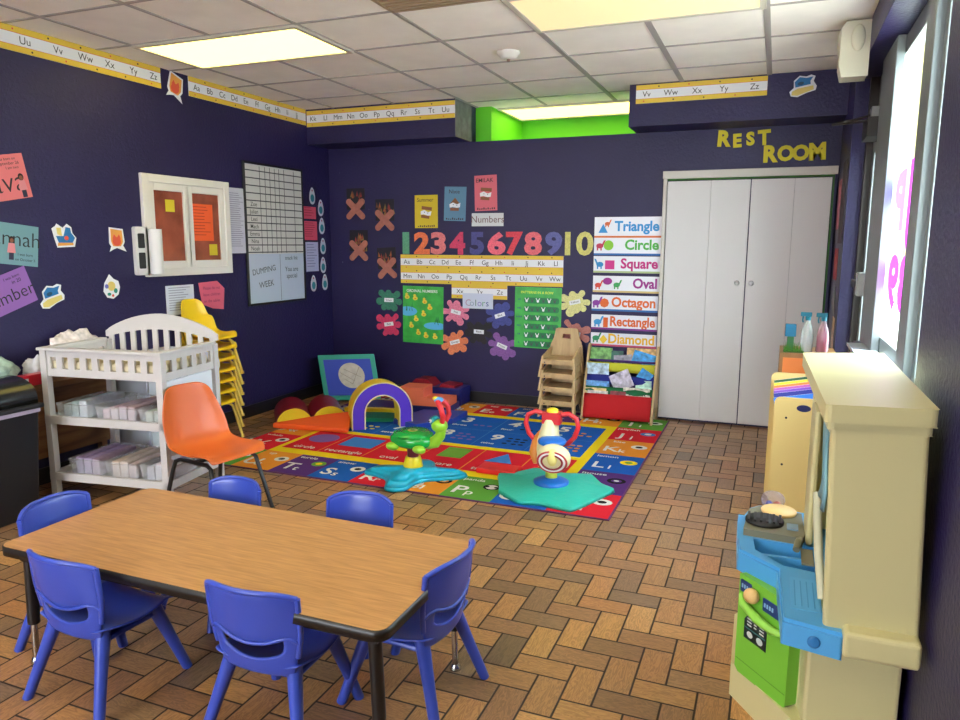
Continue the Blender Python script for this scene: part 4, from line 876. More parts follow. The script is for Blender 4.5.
f = MB(); f.box((0, 0, .012), (.56, .24, .17), FN); f.build('block', t, bevel=.01)
f = MB(); f.prism([(.04, .0), (.28, .0), (.22, .06), (.1, .06)], -.2, -.02, FR, T(0, 0, .171)@Matrix(((1,0,0,0),(0,0,-1,0),(0,1,0,0),(0,0,0,1)))); f.prism([(.34, .0), (.5, .0), (.5, .02), (.36, .03)], -.2, -.02, FR, T(0, 0, .171)@Matrix(((1,0,0,0),(0,0,-1,0),(0,1,0,0),(0,0,0,1)))); f.build('red_top', t)
mb = MB(); mb.box((-1.70, 4.17, .012), (-1.44, 4.32, .045), foam('red', 'dd1a1e')); o = mb.build('foam_block', bevel=.004, rotz=0); tag(o, 'small flat red foam block beside the teal spinner base', 'foam block')
# ================================================================== spinner toys on the rug
TQ = mat('turquoise_plastic', '16a8c8', .35); LG_ = mat('lime_plastic', '8ec832', .35); TG = mat('turtle_green', '0fa03c', .25, bump=.1, bscale=30, coat=.5); RD = mat('red_plastic', 'cf2a34', .35); YL2 = mat('yellow_toy_plastic', 'e8cf24', .35)
def smooth_blob(ctrl, n=96, p=2):   # closed Catmull-Rom
    out = []; k = len(ctrl)
    for i in range(k):
        p0, p1, p2, p3 = [Vector(ctrl[(i+q-1) % k]) for q in range(4)]
        for s in range(n//k):
            t_ = s/(n//k); out.append(tuple(.5*((2*p1)+(-p0+p2)*t_+(2*p0-5*p1+4*p2-p3)*t_*t_+(-p0+3*p1-3*p2+p3)*t_**3)))
    return out
t = thing('turtle_spinner_toy', 'green turtle ride-on spinner toy with a turquoise splash base on the rug', 'toy', (-2.055, 3.985, .009))
ctrl = [(-.30, -.10), (-.12, -.16), (-.02, -.33), (.09, -.30), (.12, -.12), (.30, .02), (.32, .12), (.12, .12), (.02, .26), (-.09, .22), (-.10, .04), (-.26, -.0)]
b = smooth_blob(ctrl); f = MB()
c0 = Vector((0, -.03))
def sc(P, k): return [tuple(c0+(Vector(q)-c0)*k) for q in P]
f.frustum(b, 0, sc(b, .97), .02, TQ, None, True); f.frustum(sc(b, .97), .02, sc(b, .80), .045, TQ, None, True); f.frustum(sc(b, .80), .045, sc(b, .3), .062, TQ, None, True); f.build('splash_base', t)
f = MB(); f.lathe([(.062, .045), (.064, .06), (.052, .11), (.046, .125)], YL2, 24); f.build('yellow_column', t)
f = MB(); f.lathe([(.036, .125), (.038, .19), (.05, .2)], mat('maroon_plastic', '6a1f30', .4), 20); f.build('spindle', t)
f = MB(); f.ball((0, 0, .235), (.155, .115, .06), TG, seg=24, rings=12); f.lathe([(.12, .272), (.10, .29), (.05, .287), (.001, .285)], TG, 24)
for k in range(10):
    a = 2*PI*k/10; f.ball((.1*math.cos(a), .078*math.sin(a), .265), (.038, .032, .02), TG, seg=10, rings=6)
f.build('shell', t)
f = MB(); f.lathe([(.035, .288), (.033, .294), (.001, .294)], mat('tan_plastic', 'b09a4a', .5), 16); f.build('seat_cap', t)
f = MB()
for x, y in ((-.1, -.085), (.09, -.095), (-.1, .085), (.09, .09)): f.ball((x, y, .2), (.045, .03, .026), LG_, seg=14, rings=8)
f.build('feet', t)
f = MB(); f.tube([(.10, 0, .22), (.16, -.01, .235), (.195, -.01, .28), (.20, -.01, .32)], [.04, .038, .032, .034], LG_, 14); f.ball((.195, -.02, .345), (.052, .052, .042), LG_, seg=18, rings=10); f.build('neck_and_head', t)
f = MB(); f.ball((.16, -.015, .37), (.032, .036, .036), mat('teal_eye', '1a8a90', .3), seg=14, rings=8); f.ball((.145, -.045, .375), .012, WHITE, seg=10, rings=6); f.ball((.14, -.055, .375), .006, INK, seg=8, rings=6); f.build('eyes', t)
f = MB()
for s in (-1, 1): f.tube([(.215, s*.02-.01, .36), (.235, s*.045-.01, .41), (.225, s*.05-.01, .46), (.195, s*.03-.01, .495), (.18, s*.01-.01, .50)], .017, RD, 10)
f.build('handlebar', t)
f = MB(); f.ball((.185, -.01, .505), (.03, .035, .018), mat('light_blue_plastic', '5a9ad8', .35), seg=14, rings=8); f.ball((.165, -.02, .515), (.018, .018, .012), YL2, seg=10, rings=6); f.build('top_knob', t)
# zebra / donkey style bouncer
t = thing('animal_spinner_toy', 'cream animal ride-on toy with red handles on a teal hexagonal base', 'toy', (-1.165, 4.09, .009))
ctrl = [(-.385, .07), (-.31, -.10), (-.27, -.22), (-.1, -.36), (.02, -.33), (.21, -.37), (.27, -.22), (.37, .06), (.27, .13), (.17, .29), (.0, .24), (-.2, .28), (-.27, .17)]
b = []
for i_ in range(len(ctrl)):
    a_, c_, d_ = Vector(ctrl[i_-1]), Vector(ctrl[i_]), Vector(ctrl[(i_+1) % len(ctrl)])
    b += [tuple(c_+(a_-c_)*.12), tuple(c_+(a_-c_)*.03+(d_-c_)*.03), tuple(c_+(d_-c_)*.12)]; c0 = Vector((0, 0)); f = MB(); TE = mat('teal_plastic', '2abba6', .45, bump=.35, bscale=45)
f.frustum(b, 0, sc(b, .985), .022, TE, None, True); f.frustum(sc(b, .985), .022, sc(b, .6), .04, TE); f.frustum(sc(b, .6), .04, sc(b, .25), .045, TE); f.build('base', t)
f = MB(); f.lathe([(.105, .04), (.106, .055), (.085, .066), (.06, .075), (.04, .08)], mat('bright_blue_plastic', '1668c4', .3), 28); f.build('blue_collar', t)
f = MB(); f.lathe([(.036, .07), (.035, .18)], mat('lime_yellow_plastic', 'c4cc4a', .4), 20); f.build('column', t)
CRM = mat('cream_plastic', 'e3dfb0', .35); OR_ = mat('orange_mane_plastic', 'd88a3a', .4)
f = MB(); f.ball((-.03, .03, .25), (.065, .13, .085), CRM, seg=20, rings=12); f.tube([(-.02, .0, .28), (-.015, -.01, .34), (-.01, -.005, .40), (-.01, .0, .43)], [.075, .06, .05, .044], CRM, 18)
f.tube([(-.01, -.04, .28), (.015, -.1, .26), (.045, -.15, .25)], [.06, .062, .06], CRM, 18); f.build('body', t)
f = MB(); f.ball((.06, -.165, .25), (.1, .065, .08), CRM, seg=22, rings=12); f.build('muzzle', t)
f = MB()
for r_, mt in ((.085, mat('mouth_red', 'b8323c', .35)), (.072, WHITE), (.06, mat('mouth_dark_red', '8a2430', .35))):
    pts = [(.066+r_*math.cos(a), -.222-(.085-r_)*.25, .242+r_*.72*math.sin(a)*(1 if math.sin(a) < 0 else .9)) for a in [2*PI*i/28 for i in range(29)]]
    f.tube(pts, .006, mt, 6)
f.build('mouth_lines', t)
f = MB(); f.ball((.066, -.21, .262), (.036, .03, .052), mat('pale_yellow_plastic', 'e8e08a', .35), seg=16, rings=10); f.build('nose', t)
f = MB(); f.ball((.02, -.07, .318), (.085, .085, .03), mat('bright_blue_plastic', '1668c4', .3), seg=20, rings=8); f.ball((.055, -.08, .285), (.035, .035, .02), mat('bright_blue_plastic'), seg=12, rings=6); f.build('blue_collar_scarf', t)
f = MB(); f.tube([(-.06, .04, .35), (-.09, .0, .30), (-.095, -.03, .23), (-.075, -.05, .17)], [.022, .032, .036, .022], OR_, 10); f.build('mane', t)
f = MB(); f.prism([(-.058, -.04), (.058, -.04), (.052, .04), (-.052, .04)], .41, .478, RD); f.build('red_hub', t, bevel=.012)
f = MB(); f.lathe([(.036, .474), (.034, .492), (.02, .5), (.001, .501)], mat('yellow_button', 'ecd21c', .3), 20); f.build('yellow_button', t)
f = MB()
for s in (-1, 1): f.tube([(s*.04, 0, .46), (s*.10, -.005, .475), (s*.148, -.01, .45), (s*.16, -.012, .40), (s*.14, -.012, .34), (s*.10, -.01, .295), (s*.06, -.005, .285)], .0145, RD, 10)
f.build('handles', t)
for ch in t.children:
    if not ch.name.startswith('base'): ch.location.y = -.04

# ================================================================== changing table
CW = mat('white_painted_wood', 'cac7c7', .45); 
def on(name, label, cat, x, y, z, rz=0, grp=None): return thing(name, label, cat, (x, y, z), rz, grp)
ca = math.atan2(.11, .82); co = Vector((-3.78, 2.81, 0))
def CT(x, y, z=0):   # changing table frame -> world
    return (co.x+x*math.cos(ca)-y*math.sin(ca), co.y+x*math.sin(ca)+y*math.cos(ca), z)
t = thing('changing_table', 'white wooden changing table with slatted rails and two open shelves', 'changing table', tuple(co), ca)
LX, LY, pw_ = .785, .52, .04
for x, y in ((0, 0), (LX-pw_, 0), (0, LY-pw_), (LX-pw_, LY-pw_)):
    f = MB(); f.box((x, y, 0), (x+pw_, y+pw_, .87), CW); f.build('post', t, bevel=.003)
def rail(x0, y0, x1, y1, n, nm):
    f = MB(); L = math.hypot(x1-x0, y1-y0); Mx = T(x0, y0, 0)@R(math.atan2(y1-y0, x1-x0))
    f.box((0, -.009, .832), (L, .009, .87), CW, Mx); f.box((0, -.009, .722), (L, .009, .765), CW, Mx)
    for k in range(n+1):
        c = L*k/n; f.box((max(0, c-.02), -.007, .765), (min(L, c+.02), .007, .832), CW, Mx)
    f.build(nm, t)
rail(pw_, .02, LX-pw_, .02, 9, 'front_rail'); rail(.02, pw_, .02, LY-pw_, 5, 'side_rail'); rail(LX-.02, pw_, LX-.02, LY-pw_, 5, 'side_rail')
f = MB(); f.box((-.008, -.012, .868), (LX+.008, .05, .884), CW); f.box((-.006, .05, .868), (.045, LY-.05, .884), CW); f.box((LX-.045, .05, .868), (LX+.006, LY-.05, .884), CW); f.build('top_cap', t, bevel=.003)
f = MB(); Mx = T(0, LY-.01, 0)@Matrix(((1,0,0,0),(0,0,-1,0),(0,1,0,0),(0,0,0,1))); N_ = 20
top = [(LX*i/N_, .92+.115*math.sin(PI*i/N_)**.8) for i in range(N_+1)]
f.prism(top+[(LX, .885), (LX*.97, .885)]+[(LX*i/N_, .885+.055*math.sin(PI*i/N_)) for i in range(N_-1, 0, -1)]+[(LX*.03, .885), (0, .885)], -.018, 0, CW, Mx)
for k in range(10): c = .035+k*(LX-.07)/9; f.box((c-.017, .765, -.015), (c+.017, .91+.045*math.sin(PI*c/LX), -.003), CW, Mx)
f.box((0, .72, -.018), (LX, .77, 0), CW, Mx); f.build('arched_back', t)
for z in (.12, .45):
    f = MB(); f.box((.0, .0, z), (LX, .02, z+.045), CW); f.box((0, LY-.02, z), (LX, LY, z+.045), CW); f.box((.0, .02, z), (LX, LY-.02, z+.018), CW); f.box((.0, .02, z+.018), (.02, LY-.02, z+.045), CW); f.box((LX-.02, .02, z+.018), (LX, LY-.02, z+.045), CW); f.build('shelf', t)
f = MB(); f.box((.02, .02, .735), (LX-.02, LY-.02, .75), CW); f.build('changing_deck', t)
f = MB(); PW_ = mat('bright_white_panel', 'dfe6f2', .35); f.box((LX-.018, .042, .30), (LX-.006, LY-.07, .719), PW_); pn = f.build('end_panel', t)
f = MB()
for yy in (.2, .27): f.ball((LX-.002, yy, .665), (.006, .022, .012), mat('steel_hook', '6f7076', .3, metal=.6), seg=12, rings=6)
f.build('hooks', pn)
p = MB(); p.box((.0, .0, 0), (.71, .44, .06), mat('cream_pad', 'd8cfb0', .6)); o = p.build('changing_pad', bevel=.02, loc=CT(.035, .035, .7505), rotz=ca); tag(o, 'cream padded mat lying in the top of the changing table', 'pad')
CLR = mat('clear_bin_plastic', 'dfe4ea', .2, alpha=.2); 
def binn(x, y, z, w, d, h, lb, cont, ch, ti=0):
    o = on('storage_bin', lb, 'bin', *CT(x, y, z), ca+ti, 'clear bins on the changing table')
    f = MB(); q = .012
    f.frustum([(q, q), (w-q, q), (w-q, d-q), (q, d-q)], 0, [(0, 0), (w, 0), (w, d), (0, d)], h, CLR)
    me = f; me.f = [k for i, k in enumerate(me.f) if i != 1]; me.mi = me.mi[:-1]; me.sm = me.sm[:-1]
    me.build('tub', o, solid=.002); f = MB(); f.tube([(0, 0, h), (w, 0, h), (w, d, h), (0, d, h), (0, 0, h)], .004, CLR, 6); f.build('rim', o)
    if not cont: return
    nn = int((w-.04)/.055)
    for k in range(nn):
        f = MB(); random.seed(k+int(x*100)); hh = h*.9+random.uniform(-.012, .03); f.box((.0, 0, 0), (.05, d-.05, hh), mat(cont+'_%d' % (k % 3), ch[k % len(ch)], .8, bump=.4, bscale=25, var=.15, vscale=20))
        c_ = Vector(CT(x, y, z+.004))+Matrix.Rotation(ca+ti, 3, 'Z')@Vector((.022+k*.055, .025, 0)); oo = f.build('folded_diaper', bevel=.008, loc=tuple(c_), rotz=ca+ti)
        w_ = lb.split(',')[0].replace('clear bin ', '')
        tag(oo, 'folded %s diaper in the bin %s' % (cont.replace('_', ' '), w_), 'diaper', 'diapers in the bin '+w_)
A = [('aqua_white', ['b8ccd0', 'a4bcc4', 'c4ccd8']), ('pinkish_white', ['c0a8b0', 'ccc0c4', 'b09ca8']), ('pale_green', ['b4c0b0', 'c0c8c0', 'a8b4a8'])]
binn(.045, .04, .469, .25, .36, .09, 'clear bin at the left end of the upper shelf, holding aqua diapers', *A[0]); binn(.31, .04, .469, .27, .36, .085, 'clear bin in the middle of the upper shelf, holding pinkish diapers', *A[1]); binn(.59, .04, .469, .195, .36, .08, 'clear bin at the right end of the upper shelf, holding greenish diapers', *A[2])
B_ = [('lilac', ['9c88b0', 'ac98c0', 'a890a8']), ('cream', ['c8b8ac', 'd0c4bc', 'c0b0b0']), ('grey_white', ['b8b8c4', 'c8c4cc', 'acacb8'])]
binn(.10, .04, .139, .24, .36, .1, 'clear bin at the left of the lower shelf, holding lilac diapers', *B_[0]); binn(.345, .04, .139, .22, .36, .095, 'clear bin in the middle of the lower shelf, holding cream diapers', *B_[1]); binn(.575, .04, .139, .21, .36, .1, 'clear bin at the right of the lower shelf, holding grey-white diapers', *B_[2])
# white cabinet behind
t = thing('storage_cabinet', 'low white two-door cabinet against the left wall behind the changing table', 'cabinet', (XL+.013, 3.47, 0))
WC = mat('white_melamine', 'd4dae6', .4); f = MB(); f.box((0, 0, .0), (.36, .555, .72), WC); f.build('body', t, bevel=.003)
for k in (0, 1):
    f = MB(); f.box((.3605, .005+k*.276, .02), (.378, .273+k*.276, .7), WC); d_ = f.build('door', t, bevel=.002)
    f = MB(); f.lathe([(.006, 0), (.008, .012), (.016, .02), (.012, .03)], mat('grey_knob', '77777c', .3, metal=.5), 14, T(.378, .245 if k == 0 else .31, .56)@R(PI/2, 'Y')); f.build('knob', d_)
# wooden desk panel along the wall
PLK = wood('brown_plank', '6e4426', '9a6a40', (5, .9, 7), .55, 3)
t = thing('wooden_desk', 'brown wooden desk with plank back panel against the left wall behind the bin', 'desk', (-4.066, 1.9, 0))
f = MB(); f.box((0, 0, .62), (.19, 1.52, .655), PLK); f.build('desk_top', t, bevel=.004)
f = MB(); f.box((.135, .02, .21), (.155, 1.5, .62), PLK); f.build('back_panel', t)
for y in (.02, 1.46): f = MB(); f.box((.02, y, 0), (.06, y+.04, .62), PLK); f.build('leg', t)
random.seed(11)
def crumple(name, lb, c, r, m, cat, grp=None, patch=None, amp=.18):
    f = MB(); ph = [random.uniform(0, 6) for _ in range(6)]
    f.ball((0, 0, r[2]), r, m, seg=28, rings=16, fn=lambda x, y, z: 1+amp*math.sin(5*x+ph[0])*math.cos(6*y+ph[1])+amp*.6*math.sin(11*z+ph[2]+7*x)+amp*.35*math.sin(17*y+ph[3]+9*z))
    f.v = [(x, y, max(z, 0)) for x, y, z in f.v]; o = f.build(name, loc=c); tag(o, lb, cat, grp); return o
crumple('plastic_bag', 'clear plastic bag with green print piled on the desk by the changing table', (-3.975, 2.62, .656), (.075, .17, .085), mat('bag_plastic', 'a9c4b8', .25, var=.35, vscale=18, bump=.5, bscale=18), 'bag')
crumple('plastic_bag', 'bluish white crumpled plastic bag at the left edge of the desk', (-3.975, 2.33, .656), (.07, .13, .08), mat('bag_plastic_2', 'b8c8dc', .25, var=.3, vscale=18, bump=.5, bscale=18), 'bag')
f = MB(); f.box((0, 0, 0), (.06, .22, .062), mat('red_package', 'c0182c', .3)); f.box((.0605, .03, .015), (.062, .1, .045), WHITE); o = f.build('wipes_package', bevel=.01, loc=(-3.93, 2.70, .6565)); tag(o, 'red packet of wipes in front of the clear bag on the desk', 'packet')
crumple('plastic_bag', 'white bag with red print on the desk behind the changing table', (-3.985, 3.2, .656), (.07, .2, .13), mat('bag_red_white', 'e4dada', .4, var=.3, vscale=25), 'bag')
crumple('cloth_bundle', 'folded white cloth on the desk behind the changing table rail', (-3.985, 2.95, .656), (.06, .08, .07), mat('white_cloth', 'd4d8e0', .8, bump=.5, bscale=20), 'cloth')
# trash bin
t = thing('trash_bin', 'tall black bin with domed swing lid and white liner at the left edge', 'bin', (-3.78, 2.50, 0))
BK_ = mat('black_bin_plastic', '0c0e16', .35); f = MB(); f.frustum([(-.15, -.12), (.15, -.12), (.15, .12), (-.15, .12)], 0, [(-.185, -.145), (.185, -.145), (.185, .145), (-.185, .145)], .585, BK_); f.build('body', t, bevel=.01)
f = MB(); f.box((-.19, -.15, .57), (.19, .15, .592), mat('white_liner', 'b8a8c0', .5)); f.build('bin_liner', t, bevel=.004)
f = MB(); f.box((-.205, -.165, .593), (.205, .165, .618), BK_); f.build('lid_rim', t, bevel=.008)
f = MB(); prof = [(.185*math.cos(PI*i/16), .135*math.sin(PI*i/16)**.7) for i in range(17)]; f.prism(prof, -.145, .145, mat('black_lid', '15171c', .22), T(0, 0, .618)@Matrix(((1,0,0,0),(0,0,-1,0),(0,1,0,0),(0,0,0,1))), smooth=True); f.build('swing_lid', t)
f = MB(); f.tube([(.12, -.146, .24), (.14, -.155, .22), (.14, -.155, .19), (.115, -.15, .175)], .004, mat('grey_scuff', 'b0b0b8', .4), 6); f.build('handle_loop', t)

# ================================================================== toy kitchen
CKM = mat('cream_kitchen_plastic', 'c8bf8e', .42, bump=.03, bscale=120); CK2 = mat('kitchen_blue_plastic', '4c9cd6', .35); CKG = mat('kitchen_green_plastic', '74b93a', .38); CKS = mat('kitchen_grey_plastic', '74735f', .45)
ko = Vector((.2, 2.3, 0)); K = T(-ko.x, -ko.y, 0)
t = thing('toy_kitchen', 'cream toy kitchen with blue counter and green oven door by the right wall', 'toy kitchen', tuple(ko))
f = MB(); f.prism([(.388, 2.03), (.16, 2.05), (-.055, 2.35), (-.06, 2.68), (-.01, 2.76), (.388, 2.76)], 0, .115, CKM, K); f.build('plinth', t, bevel=.018, bseg=3)
f = MB(); f.prism([(.382, 2.08), (.15, 2.09), (.14, 2.17), (-.005, 2.345), (-.035, 2.66), (.0, 2.74), (.382, 2.74)], .11, .45, CKM, K); f.build('lower_body', t, bevel=.01)
p0, p1 = Vector((.114, 2.155)), Vector((-.034, 2.325)); e = p0-p1; Ld = e.length; an = math.atan2(e.y, e.x)
Md = K@T(p1.x, p1.y, 0)@R(an)@Matrix(((1,0,0,0),(0,0,-1,0),(0,1,0,0),(0,0,0,1)))
f = MB(); f.prism([(.0, .125), (.015, .112), (Ld-.015, .112), (Ld, .12), (Ld, .44), (.0, .44)], -.045, .012, CKG, Md); dr = f.build('oven_door', t, bevel=.006)
f = MB(); f.box((.004, .155, .0121), (Ld-.004, .158, .0128), mat('door_groove_green', '5c9a2c', .5), Md); f.build('groove', dr)
f = MB(); f.tube([(.012, .372, .012), (.04, .358, .028), (Ld/2, .345, .036), (Ld-.05, .336, .03), (Ld-.012, .338, .012)], [.008, .012, .015, .012, .008], mat('handle_light_green', '8fce50', .35), 12, Md); f.build('handle', dr)
for q0, q1, y0_, y1_ in ((.008, .058, .385, .425), (.11, .18, .368, .41)):
    f = MB(); f.prism(rrect(q0, y0_, q1, y1_, .005), .0125, .014, mat('navy_sticker', '1f3a78', .3), Md)
    for k in range(4): f.box((q0+.006+k*.011, y0_+.014, .0141), (q0+.013+k*.011, y0_+.027, .0146), mat('sticker_lightblue', '8ab4d8', .4), Md)
    f.build('control_sticker', dr)
f = MB(); f.ball((.08, .402, .032), (.026, .024, .022), mat('peach_knob', 'e0b878', .45), Md, seg=16, rings=10); f.build('oven_knob', dr)
Ms = Md; Md = Md@T(.0, .15, 0)@Matrix.Diagonal((.55, .56, 1, 1)); SW = mat('sticker_white', 'c8d4d0', .4)
f = MB(); f.prism([(.065, .165), (.245, .165), (.245, .275), (.225, .3), (.155, .325), (.085, .3), (.065, .275)], .0125, .014, mat('dark_sticker', '10262c', .3), Md)
for k in range(3):
    f.box((.09, .285-k*.018, .0141), (.125, .293-k*.018, .0146), SW, Md); f.box((.145, .29-k*.018, .0141), (.165, .298-k*.018, .0146), SW, Md); f.box((.19, .28-k*.018, .0141), (.225, .288-k*.018, .0146), SW, Md)
f.prism(ell(.024, .018, 12, .115, .2), .0141, .0147, SW, Md); f.prism(ell(.026, .02, 12, .195, .2), .0141, .0147, SW, Md); f.box((.07, .228, .0141), (.24, .235, .0147), mat('sticker_tealgrey', '3a7a80', .4), Md)
f.build('oven_window_sticker', dr); Md = Ms
# counter made of pieces round the sink
ct = .502; f = MB()
S0, S1, S2, S3, S4 = (-.004, 2.37), (.08, 2.275), (.172, 2.26), (.182, 2.46), (-.012, 2.46)
f.prism([(.078, 1.94), (.212, 1.91), (.212, 1.94), (.172, 1.96), S2, S1, (.068, 2.25)], .44, ct, CK2, K)
f.prism([(.068, 2.25), S1, S0, S4, (-.06, 2.46), (-.05, 2.36)], .44, ct, CK2, K)
f.prism([S2, (.2, 2.26), (.2, 2.46), S3], .44, ct, CK2, K)
f.prism([(-.06, 2.46), (.34, 2.46), (.34, 2.75), (.0, 2.80), (-.03, 2.76), (-.062, 2.6)], .44, ct, CK2, K)
cn = f.build('counter', t)
f = MB(); SB = mat('sink_blue', '3a90d0', .3); f.prism([S0, S1, S2, S3, S4], .45, .455, SB, K); f.prism([(.01, 2.35), (.17, 2.36), (.17, 2.375), (.006, 2.365)], .455, .494, CK2, K); f.build('sink_basin', t)
f = MB(); f.prism([(.074, 1.932), (.215, 1.902), (.215, 1.95), (.1, 1.96), (.09, 2.25), (-.03, 2.40), (-.035, 2.7), (-.068, 2.7), (-.068, 2.6), (-.056, 2.355), (.062, 2.245)], .432, .492, CK2, K); f.build('counter_lip', t, bevel=.008, bseg=3)
f = MB(); f.box((.095, 2.0, ct), (.168, 2.2, ct+.0012), mat('kitchen_blue_panel', '58a6dc', .45), K)
for k in range(4): f.box((.105+k*.016, 2.02, ct+.0012), (.108+k*.016, 2.18, ct+.0022), mat('kitchen_blue_groove', '3f8ec8', .5), K)
f.build('ribbed_panel', t)
f = MB(); f.lathe([(.016, 0), (.016, .004), (.011, .005), (.001, .005)], mat('blue_boss', '2f78b8', .4), 16, K@T(.15, 1.916, .462)@R(PI/2, 'X')); f.build('screw_boss', t)
f = MB(); f.box((.214, 1.885, .448), (.384, 1.99, .518), CKM, K); f.build('side_ledge', t, bevel=.012, bseg=3)
f = MB(); f.prism([(-.045, 2.48), (.135, 2.46), (.145, 2.5), (.14, 2.70), (.0, 2.73), (-.035, 2.68)], ct, .525, CKS, K); st = f.build('stove_plate', t, bevel=.005)
f = MB(); f.lathe([(.001, 0), (.062, 0), (.062, .01), (.001, .01)], mat('black_burner', '1c1c1e', .5), 20, K@T(.02, 2.57, .5255))
for k in range(6): f.box((-.035+k*.02, 2.53, .536), (-.027+k*.02, 2.61, .543), mat('black_burner'), K)
f.build('burner_grill', st)
f = MB(); f.lathe([(.001, 0), (.058, 0), (.06, .006), (.056, .011), (.001, .011)], mat('pale_orange_disc', 'eec888', .4), 28, K@T(.065, 2.685, .5255)); o = f.build('burner_disc', st)
f = MB(); f.box((.09, 2.52, .5255), (.125, 2.57, .531), mat('blue_grey_dial', '7a94a8', .4), K); f.build('dial', st)
f = MB(); f.box((.13, 2.30, ct), (.165, 2.42, ct+.006), CKS, K); f.tube([(.125, 2.43, ct), (.125, 2.43, ct+.03), (.12, 2.39, ct+.034), (.115, 2.36, ct+.022)], .011, CKS, 10, K); f.build('faucet', t)
# hutch
f = MB(); f.frustum([(.17, 1.935), (.385, 1.935), (.385, 1.975), (.17, 1.975)], .485, [(.146, 1.88), (.352, 1.88), (.352, 1.92), (.146, 1.92)], 1.04, CKM, K); f.box((.145, 2.62, .505), (.362, 2.66, 1.03), CKM, K); f.box((.335, 1.93, .505), (.362, 2.62, 1.03), CKM, K); f.build('hutch_body', t, bevel=.012, bseg=3)
f = MB(); f.prism([(.138, 1.865), (.358, 1.88), (.358, 2.74), (.125, 2.7)], 1.03, 1.06, CKM, K); f.prism([(.128, 1.825), (.362, 1.86), (.362, 2.8), (.106, 2.7)], 1.055, 1.098, CKM, K); f.build('hutch_top', t, bevel=.014, bseg=3)
f = MB(); f.box((.145, 1.925, 1.005), (.165, 2.62, 1.03), CKM, K); f.box((.145, 2.45, .505), (.165, 2.62, .95), CKM, K); f.build('front_frame', t, bevel=.01)
f = MB(); GB_ = mat('grey_blue_curtain', '6f9aa8', .4); rows = []
for i in range(9):
    z = 1.02-.22*i/8; rows.append([(.150-.004*math.sin(j*1.4), 1.935+(.2-.12*math.sin(PI*i/8)*.8)*j/8+.03*math.sin(i*.8), z) for j in range(9)])
f.grid(rows, GB_, M=K); f.build('curtain_panel', t, solid=.006)
f = MB(); f.tube([(.146, 2.12, .79), (.146, 2.08, .75), (.152, 2.01, .66), (.165, 1.96, .56)], .011, mat('pale_grey_trim', 'b8b8a0', .4), 10, K); f.build('curved_trim', t)
# things standing on the stove
crumple('toy_bowl', 'clear dome with red and blue toys inside behind the toy stove', (.045, 2.775, .503), (.042, .022, .035), mat('clear_dome', 'b0a0a8', .1, alpha=.4), 'toy', amp=.02)
for dx, dy, h, lb in ((-.012, .0, '1f3a9a', 'blue toy piece inside the clear dome'), (.014, .008, 'c02a2a', 'red toy piece inside the clear dome')):
    f = MB(); f.ball((0, 0, .015), (.014, .012, .014), mat('toy_'+h, h, .4), seg=12, rings=8); o = f.build('toy_piece', loc=(.045+dx, 2.775+dy*.3, .505)); tag(o, lb, 'toy', 'toys in the dome')
# book / paper rack behind the kitchen
t = thing('book_rack', 'cream rack with a finger hole in its side panel behind the toy kitchen', 'rack', (.03, 4.0, 0))
RK = mat('tan_rack', 'd9bd78', .45); f = MB(); Mx = Matrix(((1,0,0,0),(0,0,-1,0),(0,1,0,0),(0,0,0,1)))
f.prism(rrect(.01, 0, .34, .685, .03), -.02, 0, RK, Mx); f.build('near_side_panel', t, bevel=.003)
f = MB(); f.prism(ell(.034, .018, 20, .15, .635), .0005, .002, mat('dark_hole', '141a50', .6), Mx); f.ball((.07, -.001, .58), (.006, .003, .006), DKMET, seg=8, rings=6); f.ball((.065, -.001, .33), (.006, .003, .006), DKMET, seg=8, rings=6); f.build('finger_hole', t)
f = MB(); f.prism(rrect(-.012, 0, .34, .74, .03), -.47, -.45, RK, Mx); f.build('far_side_panel', t, bevel=.003)
f = MB(); f.box((.05, .0205, .0), (.33, .4495, .5), RK); f.build('shelf_body', t)
for k, (h, nm, yy, zz_, tt) in enumerate([('2a7ad8', 'blue', .05, .505, .02), ('1c2a8a', 'navy', .12, .515, .02), ('7a4ab8', 'purple', .17, .52, .02), ('b85aa8', 'pinkish purple', .22, .525, .02), ('e88a3a', 'orange', .27, .53, .02), ('d8cc2a', 'yellow', .33, .535, .02), ('1f5a3a', 'dark green', .39, .54, .02)]):
    f = MB(); f.box((-.13, -.012, 0), (.13, .012, .19), mat('rack_book_'+h, h, .4)); o = f.build('rack_book', loc=(.21, 4.0+yy, zz_)); o.rotation_euler = (-.22, -.2, 0); o.location.x -= .012; tag(o, '%s book standing in the cream rack' % nm, 'book', 'books in the cream rack')
    f = MB(); f.box((-.127, -.009, .1905), (.127, .009, .191), WHITE); f.build('pages', o)
# orange fronted box and bottles
t = thing('low_cabinet', 'brown cabinet with bright orange front by the right wall', 'cabinet', (.06, 4.95, 0))
f = MB(); f.box((0, 0, 0), (.33, .36, .79), wood('brown_cabinet', '8a6238', 'a87c4c', (3, 3, 1))); f.build('body', t, bevel=.003); f = MB(); f.box((.02, -.006, .3), (.31, -.0005, .76), mat('orange_front', 'f08a42', .5)); f.build('orange_panel', t)
def bottle(x, y, lb, body, liquid):
    t = thing('spray_bottle', lb, 'bottle', (x, y, .791), 0, 'bottles with teal tops'); f = MB(); f.lathe([(.036, 0), (.038, .01), (.038, .1), (.03, .15), (.014, .19), (.013, .2)], body, 20); f.build('body', t)
    f = MB(); f.lathe([(.016, .2), (.017, .225)], mat('teal_cap', '107c94', .4), 16); f.box((-.045, -.012, .225), (.02, .012, .25), mat('teal_cap')); f.tube([(-.03, 0, .226), (-.032, 0, .2), (-.028, 0, .185)], .005, mat('teal_cap'), 6); f.build('trigger_top', t)
    if liquid: f = MB(); f.lathe([(.033, .005), (.034, .1), (.028, .13)], liquid, 18); f.build('liquid', t)
